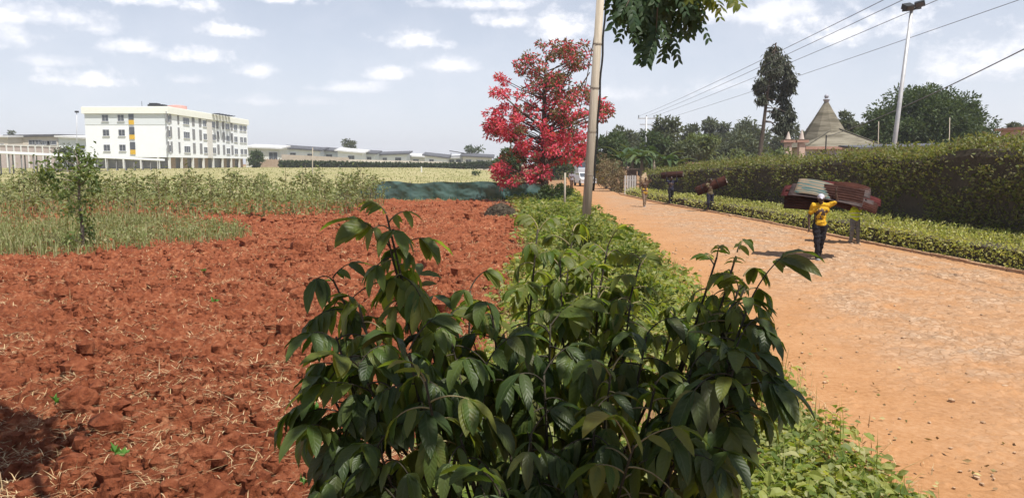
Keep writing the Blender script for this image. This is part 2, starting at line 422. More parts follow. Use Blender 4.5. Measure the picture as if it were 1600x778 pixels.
M_SOIL = earth_mat('red_soil', [(.065, .016, .0075), (.195, .054, .023), (.285, .092, .042), (.43, .2, .105)], (2.2, 14), bump=1.0, bscale=22, bdist=.06)
M_ROAD = earth_mat('dusty_stone_road', [(.28, .135, .055), (.37, .19, .085), (.43, .245, .125)], (.7, 22), bump=.6, bscale=30, bdist=.02)
def road_stones(m):
    n, l = m.node_tree.nodes, m.node_tree.links; b = n['Principled BSDF']; base = b.inputs['Base Color'].links[0].from_socket; nrm = b.inputs['Normal'].links[0].from_node
    t = n.new('ShaderNodeTexCoord'); w = n.new('ShaderNodeTexNoise'); w.inputs['Scale'].default_value = 5; l.new(t.outputs['Object'], w.inputs['Vector'])
    va = n.new('ShaderNodeVectorMath'); va.operation = 'MULTIPLY_ADD'; l.new(w.outputs['Color'], va.inputs[0]); va.inputs[1].default_value = (.06, .06, 0); l.new(t.outputs['Object'], va.inputs[2])
    v = n.new('ShaderNodeTexVoronoi'); v.inputs['Scale'].default_value = 8.5; l.new(va.outputs[0], v.inputs['Vector'])
    e = n.new('ShaderNodeTexVoronoi'); e.feature = 'DISTANCE_TO_EDGE'; e.inputs['Scale'].default_value = 8.5; l.new(va.outputs[0], e.inputs['Vector'])
    at_ = n.new('ShaderNodeAttribute'); at_.attribute_name = 'stone_cover'
    sx = n.new('ShaderNodeSeparateColor'); l.new(v.outputs['Color'], sx.inputs[0]); r = ramp(n, [(0, (.25, .16, .10)), (.35, (.36, .24, .155)), (.7, (.44, .31, .21)), (1, (.30, .205, .14))]); l.new(sx.outputs[0], r.inputs[0])
    er = ramp(n, [(.0, (0, 0, 0)), (.14, (1, 1, 1))]); l.new(e.outputs[0], er.inputs[0])
    gap = n.new('ShaderNodeMix'); gap.data_type = 'RGBA'; l.new(er.outputs[0], gap.inputs[0]); gap.inputs[6].default_value = (.28, .17, .095, 1); l.new(r.outputs[0], gap.inputs[7])
    pn = n.new('ShaderNodeTexNoise'); pn.inputs['Scale'].default_value = 1.3; pn.inputs['Detail'].default_value = 7; l.new(t.outputs['Object'], pn.inputs['Vector'])
    pm = n.new('ShaderNodeMapRange'); pm.inputs[1].default_value = .27; pm.inputs[2].default_value = .60; l.new(pn.outputs[0], pm.inputs[0])
    mu = n.new('ShaderNodeMath'); mu.operation = 'MULTIPLY'; l.new(pm.outputs[0], mu.inputs[0]); l.new(at_.outputs['Fac'], mu.inputs[1])
    mx = n.new('ShaderNodeMix'); mx.data_type = 'RGBA'; l.new(mu.outputs[0], mx.inputs[0]); l.new(base, mx.inputs[6]); l.new(gap.outputs[2], mx.inputs[7]); l.new(mx.outputs[2], b.inputs['Base Color'])
    h = n.new('ShaderNodeMath'); h.operation = 'MULTIPLY'; l.new(er.outputs[0], h.inputs[0]); l.new(mu.outputs[0], h.inputs[1])
    b2 = n.new('ShaderNodeBump'); b2.inputs["Strength"].default_value = .32; b2.inputs['Distance'].default_value = .03; l.new(h.outputs[0], b2.inputs['Height']); l.new(nrm.outputs[0], b2.inputs['Normal']); l.new(b2.outputs[0], b.inputs['Normal'])
road_stones(M_ROAD)
M_MEADOW = earth_mat('meadow_grass', [(.17, .17, .065), (.26, .25, .10), (.36, .31, .17), (.30, .30, .12)], (.09, 1.1), bump=.6, bscale=2.5, bdist=.3)
M_EARTH = earth_mat('bare_earth', [(.16, .09, .045), (.27, .15, .08), (.30, .22, .10)], (.5, 6), bump=.6)

# base sheet to the horizon
rad = np.concatenate([[0.0], np.geomspace(2, 1500, 90)]); ang = np.linspace(0, 2 * math.pi, 145)
RR, AA = np.meshgrid(rad, ang, indexing='ij'); GX, GY = RR * np.sin(AA), RR * np.cos(AA)
sheet('ground', GX, GY, hgt(GX, GY) - .05, M_EARTH)
# meadow beyond the field
my = np.geomspace(48, 330, 90); mu = np.linspace(0, 1, 90); MY, MU = np.meshgrid(my, mu, indexing='ij')
MX = -1.15 * MY - 5 + MU * (1.15 * MY + 5 + 1.5)
sheet('meadow', MX, MY, hgt(MX, MY) + .02 + .25 * (fbm(MX / 5, MY / 5, 3) - .5) * sstep(48, 60, MY), M_MEADOW)
# ploughed red field
fy = np.geomspace(3.6, 49, 860); fu = np.linspace(0, 1, 680); FY, FU = np.meshgrid(fy, fu, indexing='ij')
FX = (-1.05 * FY - 1.5) + FU * (xf(FY) + .35 * (fbm(FY * .6, FY * 0, 5) - .5) + 1.05 * FY + 1.5)
def soil_h(x, y):
    wx, wy = x + .25 * vnoise(x * 2, y * 2, 11), y + .25 * vnoise(x * 2, y * 2, 12)
    h = .05 + .12 * fbm(x * .9, y * .9, 21, 5) ** 1.2 + .30 * clods(wx, wy, .42, 31, .5) + .62 * clods(wx, wy, .2, 41, .5) + .75 * clods(wx, wy, .105, 51, .55) + .8 * clods(wx + 3, wy, .06, 57, .5) * sstep(16, 6, y)
    rg = 1 - abs(2 * fbm(x * 2.6, y * 2.6, 66, 4) - 1)
    return h - .06 + .10 * rg * rg * vnoise(x * .7, y * .7, 67) + .12 * (fbm(x * 6, y * 6, 61, 4) - .5) + .03 * (fbm(x * 19, y * 19, 63, 2) - .5) * sstep(14, 5, y)
FZ = soil_h(FX, FY) * np.clip(FU * 0 + 1, 0, 1) * sstep(1.0, .985, FU) + .0
sheet('ploughed_field', FX, FY, FZ, M_SOIL)
# road of rough stones under dust
ry = np.concatenate([np.geomspace(3.6, 45, 900), np.geomspace(45.6, 190, 90)]); ru = np.linspace(0, 1, 300); RY, RU = np.meshgrid(ry, ru, indexing='ij')
eL, eR = xl(RY) - .5 + .5 * (fbm(RY * .5, RY * 0 + 3, 8) - .5), xr(RY)
RX = eL + RU * (eR - eL)
dust = sstep(.8, 3.6, RX - eL) * (1 - .5 * sstep(.55, 1.0, fbm(RX * .4, RY * .4, 71) + .15))
dust *= 1 - .7 * sstep(.8, .2, eR - RX)
stone = np.minimum(clods(RX, RY, .22, 81, .8) * .8, .016 + .012 * vnoise(RX * 5, RY * 5, 82)) * dust + np.minimum(clods(RX + 9, RY, .13, 84, .6) * .9, .016) * dust + clods(RX + 4, RY, .08, 88, .07) * .4
RZ = .01 + stone * sstep(60, 30, RY) + .03 * fbm(RX * .5, RY * .5, 91) + .012 * fbm(RX * 5, RY * 5, 95) + .02 * sstep(0, .5, RU) * 0
road = sheet('road', RX, RY, RZ, M_ROAD); at0 = road.data.attributes.new('stone_cover', 'FLOAT', 'POINT'); at0.data.foreach_set('value', dust.ravel().astype(np.float32))
# low stone edging along the right of the road
kb = MB()
ky = np.geomspace(2, 62, 90)
for a, b in zip(ky[:-1], ky[1:]):
    L = b - a; ym = (a + b) / 2; x0, x1 = float(xr(a)), float(xr(b)); rzk = -math.atan2(x1 - x0, L)
    kb.box((xr(ym) + .06 + random.uniform(-.02, .02), ym, .045), (.16, L * .985, .10 + random.uniform(-.02, .03)), rzk)
kind(kb.obj('kerb', mat('dusty_kerbstone', (.36, .21, .12), (.45, .28, .165), 3, .95, .6, 25)), 'structure')

# pebbles and fallen leaves on the road
pb = MB(); pb.ball((0, 0, 0), 1, 6); pv = pb.V[0]; n = 1500; y = 4.5 + 40 * rng.uniform(0, 1, n) ** 1.7; x = xl(y) + rng.uniform(0, 1, n) ** .9 * (xr(y) - xl(y) - .1)
sz = np.exp(rng.normal(-4.35, .45, n)) * (1 + y / 35); V = pv[None] * (1 + rng.normal(0, .15, (n, len(pv), 1))) * sz[:, None, None] * rng.uniform(.6, 1.3, (n, 1, 3)) * (1, 1, .7) + np.stack([x, y, .035 + sz * .1], 1)[:, None]
off = (np.arange(n) * len(pv))[:, None, None]; m = MB(); m.add(V.reshape(-1, 3), (pb.Q[0][None] + off).reshape(-1, 4), (pb.T[0][None] + off).reshape(-1, 3))
kind(m.obj('road_pebbles', mat('road_pebble', (.30, .18, .10), (.45, .31, .2), 1.5, .9)), 'stuff')
m = MB(); n = 260; y = 4.6 + 14 * rng.uniform(0, 1, n) ** 1.5; x = xl(y) + rng.exponential(.5, n) + .05; D = rng.normal(size=(n, 3)) * (1, 1, .15); kites(m, np.stack([x, y, np.full(n, .055)], 1), D, rng.uniform(.03, .08, n), .03, fold=.1)
kind(m.obj('leaf_litter', leafmat('dry_leaf', [(.30, .22, .10), (.2, .12, .06), (.42, .36, .16), (.25, .24, .08)], .1, .8, tmul=.7)), 'stuff')

# loose clods, straw and tiny seedlings on the field
def field_points(n, y0=3.8, y1=44, pw=1.6):
    y = y0 + (y1 - y0) * rng.uniform(0, 1, n) ** pw; x = (-.85 * y - 1) + rng.uniform(0, 1, n) * (xf(y) + .85 * y + .9)
    return x, y
cb = MB(); x, y = field_points(30000, pw=1.5); kk = fbm(x * 1.3, y * 1.3, 73) > .42; x, y = x[kk], y[kk]; n = len(x)
pb = MB(); pb.ball((0, 0, 0), 1, 7); pv = pb.V[0]; sz = np.exp(rng.normal(-3.95, .6, n)) * (1 + y / 40)
V = pv[None] * (1 + rng.normal(0, .2, (n, len(pv), 1))) * sz[:, None, None] * rng.uniform(.7, 1.25, (n, 1, 3)); V += np.stack([x, y, soil_h(x, y) + sz * .15], 1)[:, None]
off = (np.arange(n) * len(pv))[:, None, None]; cb.add(V.reshape(-1, 3), (pb.Q[0][None] + off).reshape(-1, 4), (pb.T[0][None] + off).reshape(-1, 3))
kind(cb.obj('soil_clods', M_SOIL), 'stuff')
big = MB(); rs = np.random.default_rng(3)                    # the one big lump at the left
gpx = gp(128, 662); big.ball((0, 0, .1), (.17, .15, .14), 14); v = big.V[-1]
v += unit(v) * (fbm(v[:, 0] * 14 + 5, v[:, 1] * 14 + v[:, 2] * 9, 4, 3) - .5)[:, None] * .14 + rs.normal(0, .008, v.shape)
o = big.obj('soil_lump', M_SOIL, None, False); o.location = (gpx.x, gpx.y, .13); tag(o, 'large dark lump of red earth at the edge of the tree shadow', 'soil lump')

sb = MB(); x, y = field_points(900, pw=1.6); cen = np.stack([x, y], 1); P = []
for c in cen:
    k = int(rng.integers(5, 45)); P.append(c + rng.normal(0, rng.uniform(.06, .26), (k, 2)) * (1.5, 1))
x, y = field_points(5500, pw=1.4); P.append(np.stack([x, y], 1))
c2 = np.stack([rng.uniform(-5.2, -.7, 3800), rng.uniform(4.6, 8.6, 3800)], 1); c2 = c2[fbm(c2[:, 0] * 1.4, c2[:, 1] * 1.4, 15) > .53]; P.append(c2)
P = np.vstack(P); P = P[P[:, 0] < xf(P[:, 1]) + .1]; z = soil_h(P[:, 0], P[:, 1])
n = len(P); ln = rng.uniform(.04, .22, n) * (1 + .5 * (rng.uniform(size=n) < .06))
blades(sb, np.stack([P[:, 0], P[:, 1], z + .008], 1), ln, rng.uniform(.0025, .0055, n) * (1 + P[:, 1] / 10), flat=.85)
x, y = field_points(240, pw=1.6); z = soil_h(x, y); blades(sb, np.stack([x, y, z - .01], 1), rng.uniform(.08, .3, 240), .008, .8)
kind(sb.obj('straw', STRAW), 'stuff')
LM_SEED = leafmat('seedling_leaf', [(.06, .16, .03), (.10, .22, .04)], .3)
for i in range(16):
    yy = 4.5 + 12 * random.random() ** 1.4; xx = random.uniform(-.62 * yy, -.1 * yy - .5); m = MB(); k = 7
    D = rng.normal(size=(k, 3)); D[:, 2] = abs(D[:, 2]) * .6 + .3
    kites(m, np.zeros((k, 3)) + (0, 0, .03), D, rng.uniform(.05, .1, k), .045)
    m.tube([(0, 0, -.02), (0, 0, .04)], .004, 4)
    o = m.obj('seedling', LM_SEED); o.location = (xx, yy, float(soil_h(np.array([xx]), np.array([yy]))[0])); tag(o, 'tiny green seedling sprouting from the red soil', 'seedling', 'seedlings in the ploughed soil')

# ------------------------------------------------------------------ verge ground cover, grass, weeds
LM_VERGE = leafmat('verge_leaf', [(.07, .11, .02), (.13, .18, .03), (.22, .26, .055), (.31, .31, .10), (.11, .15, .035), (.36, .35, .16)], .4, .55)
LM_DRYGRASS = leafmat('dry_grass', [(.18, .2, .075), (.27, .28, .12), (.14, .185, .05), (.36, .33, .19), (.18, .225, .065)], .3, .7, tmul=.9)
LM_WEED = leafmat('weed_leaf', [(.12, .155, .05), (.20, .235, .08), (.16, .2, .065), (.29, .30, .14), (.075, .10, .035)], .35, .6, tmul=1.0)

vb = MB(); y = 4.0 + 58 * rng.uniform(0, 1, 5200) ** 2.0; a, b = xf(y) - .1, xl(y) + .05
t = rng.uniform(0, 1, len(y)); x = a + t * (b - a)
dens_v = fbm(x * 1.1, y * 1.1, 33); keep = (dens_v > .36 + .2 * sstep(.85, 1, t) + .25 * sstep(.2, 0, t)) ; x, y, t, dv = x[keep], y[keep], t[keep], dens_v[keep]
pts, dirs, szs = [], [], []
for i in range(len(x)):
    hgt_i = (.10 + .55 * dv[i] * math.sin(math.pi * min(1, max(0, .12 + .8 * (1 - t[i])))) ** .8) * (.8 + .5 * min(1, y[i] / 30)); k = int(rng.integers(8, 20))
    if y[i] > 25: k = max(6, k // 2 + 2)
    u = rng.normal(0, .13 + .004 * y[i], (k, 2)); zz = hgt_i * rng.uniform(.15, 1.0, k)
    pts.append(np.stack([x[i] + u[:, 0], y[i] + u[:, 1], zz], 1))
    d = np.stack([u[:, 0] + rng.normal(0, .08, k), u[:, 1] + rng.normal(0, .08, k), rng.normal(.03, .06, k)], 1); dirs.append(d)
    szs.append(rng.uniform(.04, .09, k) * (1 + y[i] / 22))
pts, dirs, szs = np.vstack(pts), np.vstack(dirs), np.concatenate(szs)
ok = pts[:, 0] < xl(pts[:, 1]) + .15; pts, dirs, szs = pts[ok], dirs[ok], szs[ok]
nr = pts[:, 1] < 15
leaflets(vb, pts[nr], dirs[nr], np.zeros((nr.sum(), 3)) + (0, 0, 1) + rng.normal(0, .35, (nr.sum(), 3)), szs[nr] * 1.05, szs[nr] * rng.uniform(.45, .8, nr.sum()), .7, .14, 3)
kites(vb, pts[~nr], dirs[~nr], szs[~nr], szs[~nr] * .72, fold=.18)
n = 5200; y = 4.2 + 40 * rng.uniform(0, 1, n) ** 1.8; x = xf(y) + rng.uniform(0, 1, n) * (xl(y) - xf(y)); blades(vb, np.stack([x, y, np.full(n, .02)], 1), rng.uniform(.15, .6, n), .006 * (1 + y / 14), .8)
kind(vb.obj('verge_ground_cover', LM_VERGE), 'stuff')
dg = MB(); n = 2600; y = 4.0 + 50 * rng.uniform(0, 1, n) ** 2; x = xl(y) - .1 + rng.normal(0, .22, n) + .0
blades(dg, np.stack([x, y, np.full(n, .01)], 1), rng.uniform(.05, .2, n), .006 * (1 + y / 12), .9)
n = 1500; y = 4.0 + 8 * rng.uniform(0, 1, n); x = xl(y) - .25 + rng.normal(0, .3, n)
blades(dg, np.stack([x, y, np.full(n, .03)], 1), rng.uniform(.06, .22, n), .005, flat=.9)
kind(dg.obj('dry_verge_grass', STRAW), 'stuff')

# grassy weeds at the left between the ploughed strips
gb = MB()
def patch(poly, n):
    ps = [gp(*p) for p in poly]; xs, ys = [p.x for p in ps], [p.y for p in ps]; out = []
    while sum(len(o) for o in out) < n:
        X, Y = rng.uniform(min(xs), max(xs), n), rng.uniform(min(ys), max(ys), n); ins = np.zeros(n, bool)
        j = len(ps) - 1
        for i in range(len(ps)):
            c = (ys[i] > Y) != (ys[j] > Y)
            ins ^= c & (X < (xs[j] - xs[i]) * (Y - ys[i]) / (ys[j] - ys[i] + 1e-9) + xs[i]); j = i
        out.append(np.stack([X[ins], Y[ins]], 1))
    return np.vstack(out)[:n]
g1 = patch([(-300, 352), (-300, 412), (120, 408), (240, 396), (395, 378), (370, 362), (300, 350)], 17000)
g1 = g1[fbm(g1[:, 0] * .5, g1[:, 1] * .5, 44) > .27]; n = len(g1); tall = fbm(g1[:, 0] * .35, g1[:, 1] * .35, 46)
blades(gb, np.stack([g1[:, 0], g1[:, 1], np.full(n, .06)], 1), rng.uniform(.25, .75, n) * (.4 + 1.1 * tall), .022, .9)
gg = g1[::3]; n = len(gg); kites(gb, np.stack([gg[:, 0], gg[:, 1], rng.uniform(.1, .5, n)], 1), rng.normal(size=(n, 3)) + (0, 0, .4), rng.uniform(.08, .16, n), .06)
g2 = patch([(-300, 310), (-300, 346), (200, 345), (480, 342), (600, 328), (600, 314), (250, 308)], 9000)
n = len(g2); blades(gb, np.stack([g2[:, 0], g2[:, 1], np.full(n, .05)], 1), rng.uniform(.25, .8, n), .035, .9)
g3 = patch([(600, 314), (600, 322), (740, 318), (845, 316), (845, 308)], 900)
n = len(g3); blades(gb, np.stack([g3[:, 0], g3[:, 1], np.full(n, .05)], 1), rng.uniform(.12, .4, n), .03, .9)
kind(gb.obj('weedy_grass', LM_DRYGRASS), 'stuff')
wb = MB(); n = 14000; y = rng.uniform(33, 66, n); x = rng.uniform(-.95, -.0, n) * y
lim = np.interp(x / y, [-.9, -.25, -.16, -.13], [66, 60, 50, 47]); k = (y < lim) & (x / y < np.interp(y, [33, 40, 47, 66], [-.22, -.19, -.18, -.2])); x, y = x[k], y[k]
z = rng.uniform(.08, 1.15, len(x)) * (.5 + .9 * fbm(x * .25, y * .25, 53)); D = rng.normal(size=(len(x), 3)) + (0, 0, .3)
kites(wb, np.stack([x, y, z], 1), D, rng.uniform(.12, .3, len(x)), .12)
kind(wb.obj('undergrowth', LM_WEED), 'stuff')
mt = MB(); n = 16000; y = np.exp(rng.uniform(math.log(50), math.log(210), n)); x = rng.uniform(-.75, .02, n) * y
blades(mt, np.stack([x, y, hgt(x, y) - .02], 1), rng.uniform(.08, .32, n), .02 + y * .0009, .9)
kind(mt.obj('meadow_tufts', leafmat('meadow_tuft', [(.2, .22, .08), (.32, .29, .14), (.26, .27, .1), (.15, .17, .06)], .3, .7, tmul=1)), 'stuff')

# weedy crop stalks, each a plant of its own
protos = []
for k in range(6):
    R = np.random.default_rng(100 + k); h = R.uniform(1.25, 1.9); root = thing('crop_stalk', 'tall weedy crop stalk with sparse pale green leaves', 'crop plant', (0, -30, 0), 0, 'crop stalks standing in the weed strip')
    m = MB(); top = (R.normal(0, .1), R.normal(0, .1), h); m.tube([(0, 0, -.05), (top[0] * .3, top[1] * .4, h * .5), top], [.016, .012, .006], 5)
    tw = []
    for j in range(6):
        f = R.uniform(.35, .95); a = R.uniform(0, 6.28); r = R.uniform(.15, .4); s = (top[0] * f, top[1] * f, h * f); e = (s[0] + r * math.cos(a), s[1] + r * math.sin(a), s[2] + R.uniform(.05, .3)); m.tube([s, e], [.007, .004], 4, caps=False); tw.append(e)
    m.obj('stem', STALK, root)
    m = MB(); n = 54; idx = R.integers(0, 6, n); P = np.array(tw)[idx] + R.normal(0, .09, (n, 3)); P[:14] = np.stack([R.normal(0, .05, 14), R.normal(0, .05, 14), R.uniform(.3, 1, 14) * h], 1)
    D = R.normal(size=(n, 3)); D[:, 2] = D[:, 2] * .5 - .1; kites(m, P, D, R.uniform(.11, .22, n), R.uniform(.06, .1, n), R=R)
    m.obj('leaves', LM_WEED, root); protos.append(root)
cnt = 0
while cnt < 130:
    yy = 33 + 19 * random.random(); r_ = random.uniform(-.70, -.165)
    if yy > 47 and r_ > -.18: continue
    if yy < 37 and r_ > -.2: continue
    p = protos[cnt % 6]; loc = (r_ * yy, yy, .03); rz = random.uniform(0, 6.28); s = random.uniform(.85, 1.3)
    if cnt < 6: p.location = loc; p.rotation_euler = (0, 0, rz); p.scale = (s,) * 3
    else: dup(p, loc, rz, s)
    cnt += 1
# the same stalks, thin and leafless, along the front row
pr = None
for i in range(14):
    q = gp(random.uniform(20, 560), random.uniform(336, 347)); R = np.random.default_rng(300 + i)
    m = MB(); h = R.uniform(.9, 1.5); m.tube([(0, 0, -.05), (R.normal(0, .05), 0, h * .5), (R.normal(0, .1), 0, h)], [.014, .011, .006], 5)
    o = m.obj('dry_stick', STALK); o.location = (q.x, q.y, .03); tag(o, 'thin dry upright stick at the front of the weed strip', 'stick', 'bare sticks along the weed strip')

# ------------------------------------------------------------------ hedges
LM_HEDGE = leafmat('hedge_leaf', [(.08, .10, .03), (.13, .155, .047), (.18, .2, .06), (.21, .2, .085), (.14, .115, .065)], .38, .5)
LM_LOWHEDGE = leafmat('low_hedge_leaf', [(.21, .24, .055), (.31, .34, .085), (.40, .41, .125), (.44, .42, .18), (.19, .17, .07)], .35, .5)
M_TWIG = mat('hedge_twigs', (.045, .038, .024), (.085, .068, .046), 6, .95, .8, 20)

def hedge(name, label, ys, xa, xb, zt, n, lsz, lm, lump, parts=True, core_in=.16):
    """ys: station depths; xa/xb: left/right faces; zt: top heights (functions of y)"""
    root = thing(name, label, 'hedge', (float(xa(ys[0])), float(ys[0]), 0)); ox, oy = root.location.x, root.location.y
    yy = np.linspace(ys[0], ys[1], 60); cm = MB(); ring = []
    for q in yy:
        a, b, h = float(xa(q)) + core_in, float(xb(q)) - core_in, float(zt(q)) - core_in
        ring += [(a - ox, q - oy, -.05), (a - ox, q - oy, h * .93), (a + .1 - ox, q - oy, h), (b - .1 - ox, q - oy, h), (b - ox, q - oy, h * .93), (b - ox, q - oy, -.05)]
    f = [(i * 6 + k, i * 6 + (k + 1) % 6, (i + 1) * 6 + (k + 1) % 6, (i + 1) * 6 + k) for i in range(59) for k in range(6)]
    f += [(0, 1, 2, 5), (2, 3, 4, 5), (354, 355, 356, 359), (356, 357, 358, 359)]
    cm.add(ring, f); cm.obj('branch_core', M_TWIG, root)  # solid dark core added behind the leaves to block light
    lb = MB(); u = rng.uniform(0, 1, n); q = 1 / (1 / ys[0] * (1 - u) + 1 / ys[1] * u) if ys[0] > 2 else ys[0] + u * (ys[1] - ys[0])
    a, b, h = xa(q), xb(q), zt(q); per = rng.uniform(0, 1, n) * (2 * h * .55 + (b - a)); P = np.zeros((n, 3)); N = np.zeros((n, 3))
    front = per < h; top = (per >= h) & (per < h + (b - a)); back = ~front & ~top
    P[front] = np.stack([a[front], q[front], per[front]], 1); N[front] = (-1, 0, .1)
    P[top] = np.stack([a[top] + per[top] - h[top], q[top], h[top]], 1); N[top] = (0, 0, 1)
    P[back] = np.stack([b[back], q[back], h[back] * rng.uniform(.6, 1, back.sum())], 1); N[back] = (1, 0, .2)
    lum = (fbm(P[:, 1] * .8 + P[:, 0] * .8, P[:, 2] * 1.1 + P[:, 0] * .5, 77, 4) - .5) * lump * 2
    dep = rng.uniform(-.24, .12, n) * (1 + lsz); P += N * (lum + dep)[:, None]
    rnd = top & (P[:, 0] < a + .3); P[rnd, 2] -= (a[rnd] + .3 - P[rnd, 0]) * .35
    D = N * .55 + rng.normal(0, .6, (n, 3)) + (0, 0, .15); s = lsz * rng.uniform(.6, 1.3, n) * (.75 + q / 90)
    thin = fbm(P[:, 1] * .55 + 3, P[:, 2] * .9 + P[:, 0] * .3, 133, 4) + rng.normal(0, .05, n) > np.where(front & (P[:, 2] > .3), .33, .27); P, D, s = P[thin], D[thin], s[thin]
    P -= (ox, oy, 0); P[:, 2] = np.maximum(P[:, 2], .02)
    kites(lb, P, D, s, s * .55, fold=.2)
    if parts:                                                   # long loose shoots on top
        k = n // 60; qq = rng.uniform(ys[0], ys[1], k); xx = xa(qq) + rng.uniform(0, 1, k) * (xb(qq) - xa(qq)); hh = zt(qq)
        for j in range(k):
            m_ = 5; zz = np.linspace(-.05, rng.uniform(.1, .35), m_); Pp = np.stack([xx[j] - ox + rng.normal(0, .03, m_), qq[j] - oy + rng.normal(0, .03, m_), hh[j] + zz], 1)
            kites(lb, Pp, rng.normal(size=(m_, 3)) + (0, 0, .5), lsz * 1.1, lsz * .5)
    lb.obj('foliage', lm, root); return root

yt = [6, 20, 34, 62]
hx = lambda y: np.interp(y, yt, [13.35, 13.25, 12.65, 10.35])
hh = lambda y: np.interp(y, yt, [3.12, 2.97, 2.65, 1.78]) + .34 * (fbm(np.asarray(y) * .35, np.asarray(y) * 0 + 2, 9) - .5)
hedge('tall_hedge', 'tall dark green clipped hedge running along the right of the road', (8, 62), hx, lambda y: hx(y) + 1.6, hh, 74000, .115, LM_HEDGE, .30)
lxa = lambda y: xr(y) + .22
lxb = lambda y: np.minimum(hx(y) - .15, xr(y) + .22 + np.interp(y, [6, 40, 60], [1.75, 1.5, 1.3]))
lh = lambda y: np.interp(y, [6, 30, 60], [.62, .6, .5]) + .1 * (fbm(np.asarray(y) * .7, np.asarray(y) * 0 + 5, 19) - .5)
hedge('low_hedge', 'low bright green border hedge between the road edge and tall hedge', (8, 60), lxa, lxb, lh, 52000, .085, LM_LOWHEDGE, .07, False, .12)

# ------------------------------------------------------------------ buildings on the left
WHITE = mat('white_plaster', (.78, .81, .84), (.84, .86, .88), .6, .85, detail=3)
WHITE2 = mat('off_white_plaster', (.6, .6, .58), (.72, .72, .69), .5, .85)
FASCIA = mat('cream_fascia', (.78, .79, .72), (.82, .83, .77), 1, .7)
GREYBAND = mat('grey_band', (.66, .7, .72), rough=.85)
YELLOWP = mat('yellow_panel', (.62, .38, .03), (.68, .43, .05), 2, .7)
GLASS = mat('dark_window_glass', (.05, .06, .075), (.11, .12, .14), .8, .15, spec=.6)
FRAME = mat('window_frame', (.55, .56, .57), rough=.6)
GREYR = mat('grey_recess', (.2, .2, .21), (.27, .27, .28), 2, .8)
TAN = mat('tan_block_wall', (.40, .34, .28), (.5, .43, .36), .7, .95, .3, 6)
TANW = mat('pale_concrete', (.52, .47, .41), (.62, .57, .5), .5, .95)
ROOFD = mat('dark_roof_sheet', (.06, .062, .07), (.12, .12, .13), 1, .6)
ROOFL = mat('pale_roof_sheet', (.5, .5, .5), (.62, .62, .61), 1, .5)
BROWN = mat('brown_column', (.30, .22, .16), (.38, .29, .22), 2, .9)
PINK = mat('pink_tank_plastic', (.55, .28, .24), (.62, .36, .32), 2, .6)

def window(parent, c, w, h, face, mull=1, label=None):
    """frame and pane; face '-y' or '+x'; c = centre on the wall face in the parent's space"""
    m, g = MB(), MB(); t, d = .07, .09
    def put(mb, u, z, du, dz, off, th):
        if face == '-y': mb.box((c[0] + u, c[1] - off, c[2] + z), (du, th, dz))
        else: mb.box((c[0] + off, c[1] + u, c[2] + z), (th, du, dz))
    put(m, 0, h / 2 - t / 2, w, t, d / 2, d); put(m, 0, -h / 2 + t / 2, w, t, d / 2, d)
    for s in (-1, 1): put(m, s * (w / 2 - t / 2), 0, t, h - 2 * t, d / 2, d)
    for k in range(mull): put(m, (k + 1) * w / (mull + 1) - w / 2, 0, t * .8, h - 2 * t, d / 2, d * .8)
    put(m, 0, -h / 2 - .05, w + .2, .09, .09, .18)
    f = m.obj('window', FRAME, parent); put(g, 0, 0, w - 2 * t, h - 2 * t, .025, .03); g.obj('pane', GLASS, f); return f

D0, X0 = 177.0, None
pc = at(265, 258, D0); X0 = pc.x; GZ = hz(X0, D0)
apt = thing('apartment_block', 'long white four storey apartment block with yellow panels across the meadow', 'building', (X0, D0, GZ))
def zpix(py, Y): return at(800, py, Y).z - GZ
XL_ = at(133, 200, D0).x - X0; FL = 53.0
zt, zb = zpix(178, D0), zpix(262, D0) - .8
ZG = zpix(246, D0)                                              # top of the open ground floor
wm = MB()
LF = abs(XL_)
# upper storeys: one L-free box, front faces -y, long side faces +x
wm.box((XL_ / 2, FL / 2, (zt + ZG) / 2), (LF, FL, zt - ZG)); wm.obj('wall', WHITE, apt)
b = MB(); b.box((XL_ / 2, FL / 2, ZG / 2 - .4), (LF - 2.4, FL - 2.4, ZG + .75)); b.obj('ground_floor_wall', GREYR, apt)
for k in range(9): b = MB(); b.box((-.25, .5 + k * (FL - 1) / 8, ZG / 2 - .4), (.45, .5, ZG + .78)); b.obj('column', WHITE2, apt)
for k in range(5): b = MB(); b.box((-2.6 - k * (LF - 3) / 4, .28, ZG / 2 - .4), (.45, .5, ZG + .78)); b.obj('column', WHITE2, apt)
for k in range(8):
    if k == 4: continue
    b = MB(); b.box((-1.0, 3.4 + k * (FL - 1) / 8, ZG / 2 - .4), (.3, 3.6, ZG + .72)); b.obj('ground_floor_screen', BROWN, apt)
b = MB(); b.box((XL_ / 2, FL / 2, zt + .75), (LF + .9, FL + .9, 1.45)); b.box((XL_ / 2, FL / 2, zt + 1.55), (LF + .5, FL + .5, .16)); b.obj('roof', FASCIA, apt)
b = MB(); b.box((XL_ / 2 - .2, -.03, zt - 1.25), (LF - .6, .06, 2.4)); b.obj('grey_band', GREYBAND, apt)
rows = [zpix(184, D0), zpix(207, D0), zpix(230.5, D0)]
for pxw in (165.5, 190):
    for z in rows:
        window(apt, (at(pxw, 200, D0).x - X0, -.06 if z > zt - 2.4 else 0, z - .1), 1.5, 1.5, '-y')
sx = at(206, 200, D0).x - X0
for z in rows:
    m = MB(); m.box((sx, -.09, z + .35), (1.15, .1, 1.75)); o = m.obj('stair_opening', GLASS, apt)
    m = MB(); m.box((sx, -.1, z - 1.05), (1.15, .14, 1.0)); m.obj('yellow_panel', YELLOWP, apt)
def sideY(px):                                                   # depth on the long wall seen at pixel column px
    return X0 * F / (px - 800) - D0
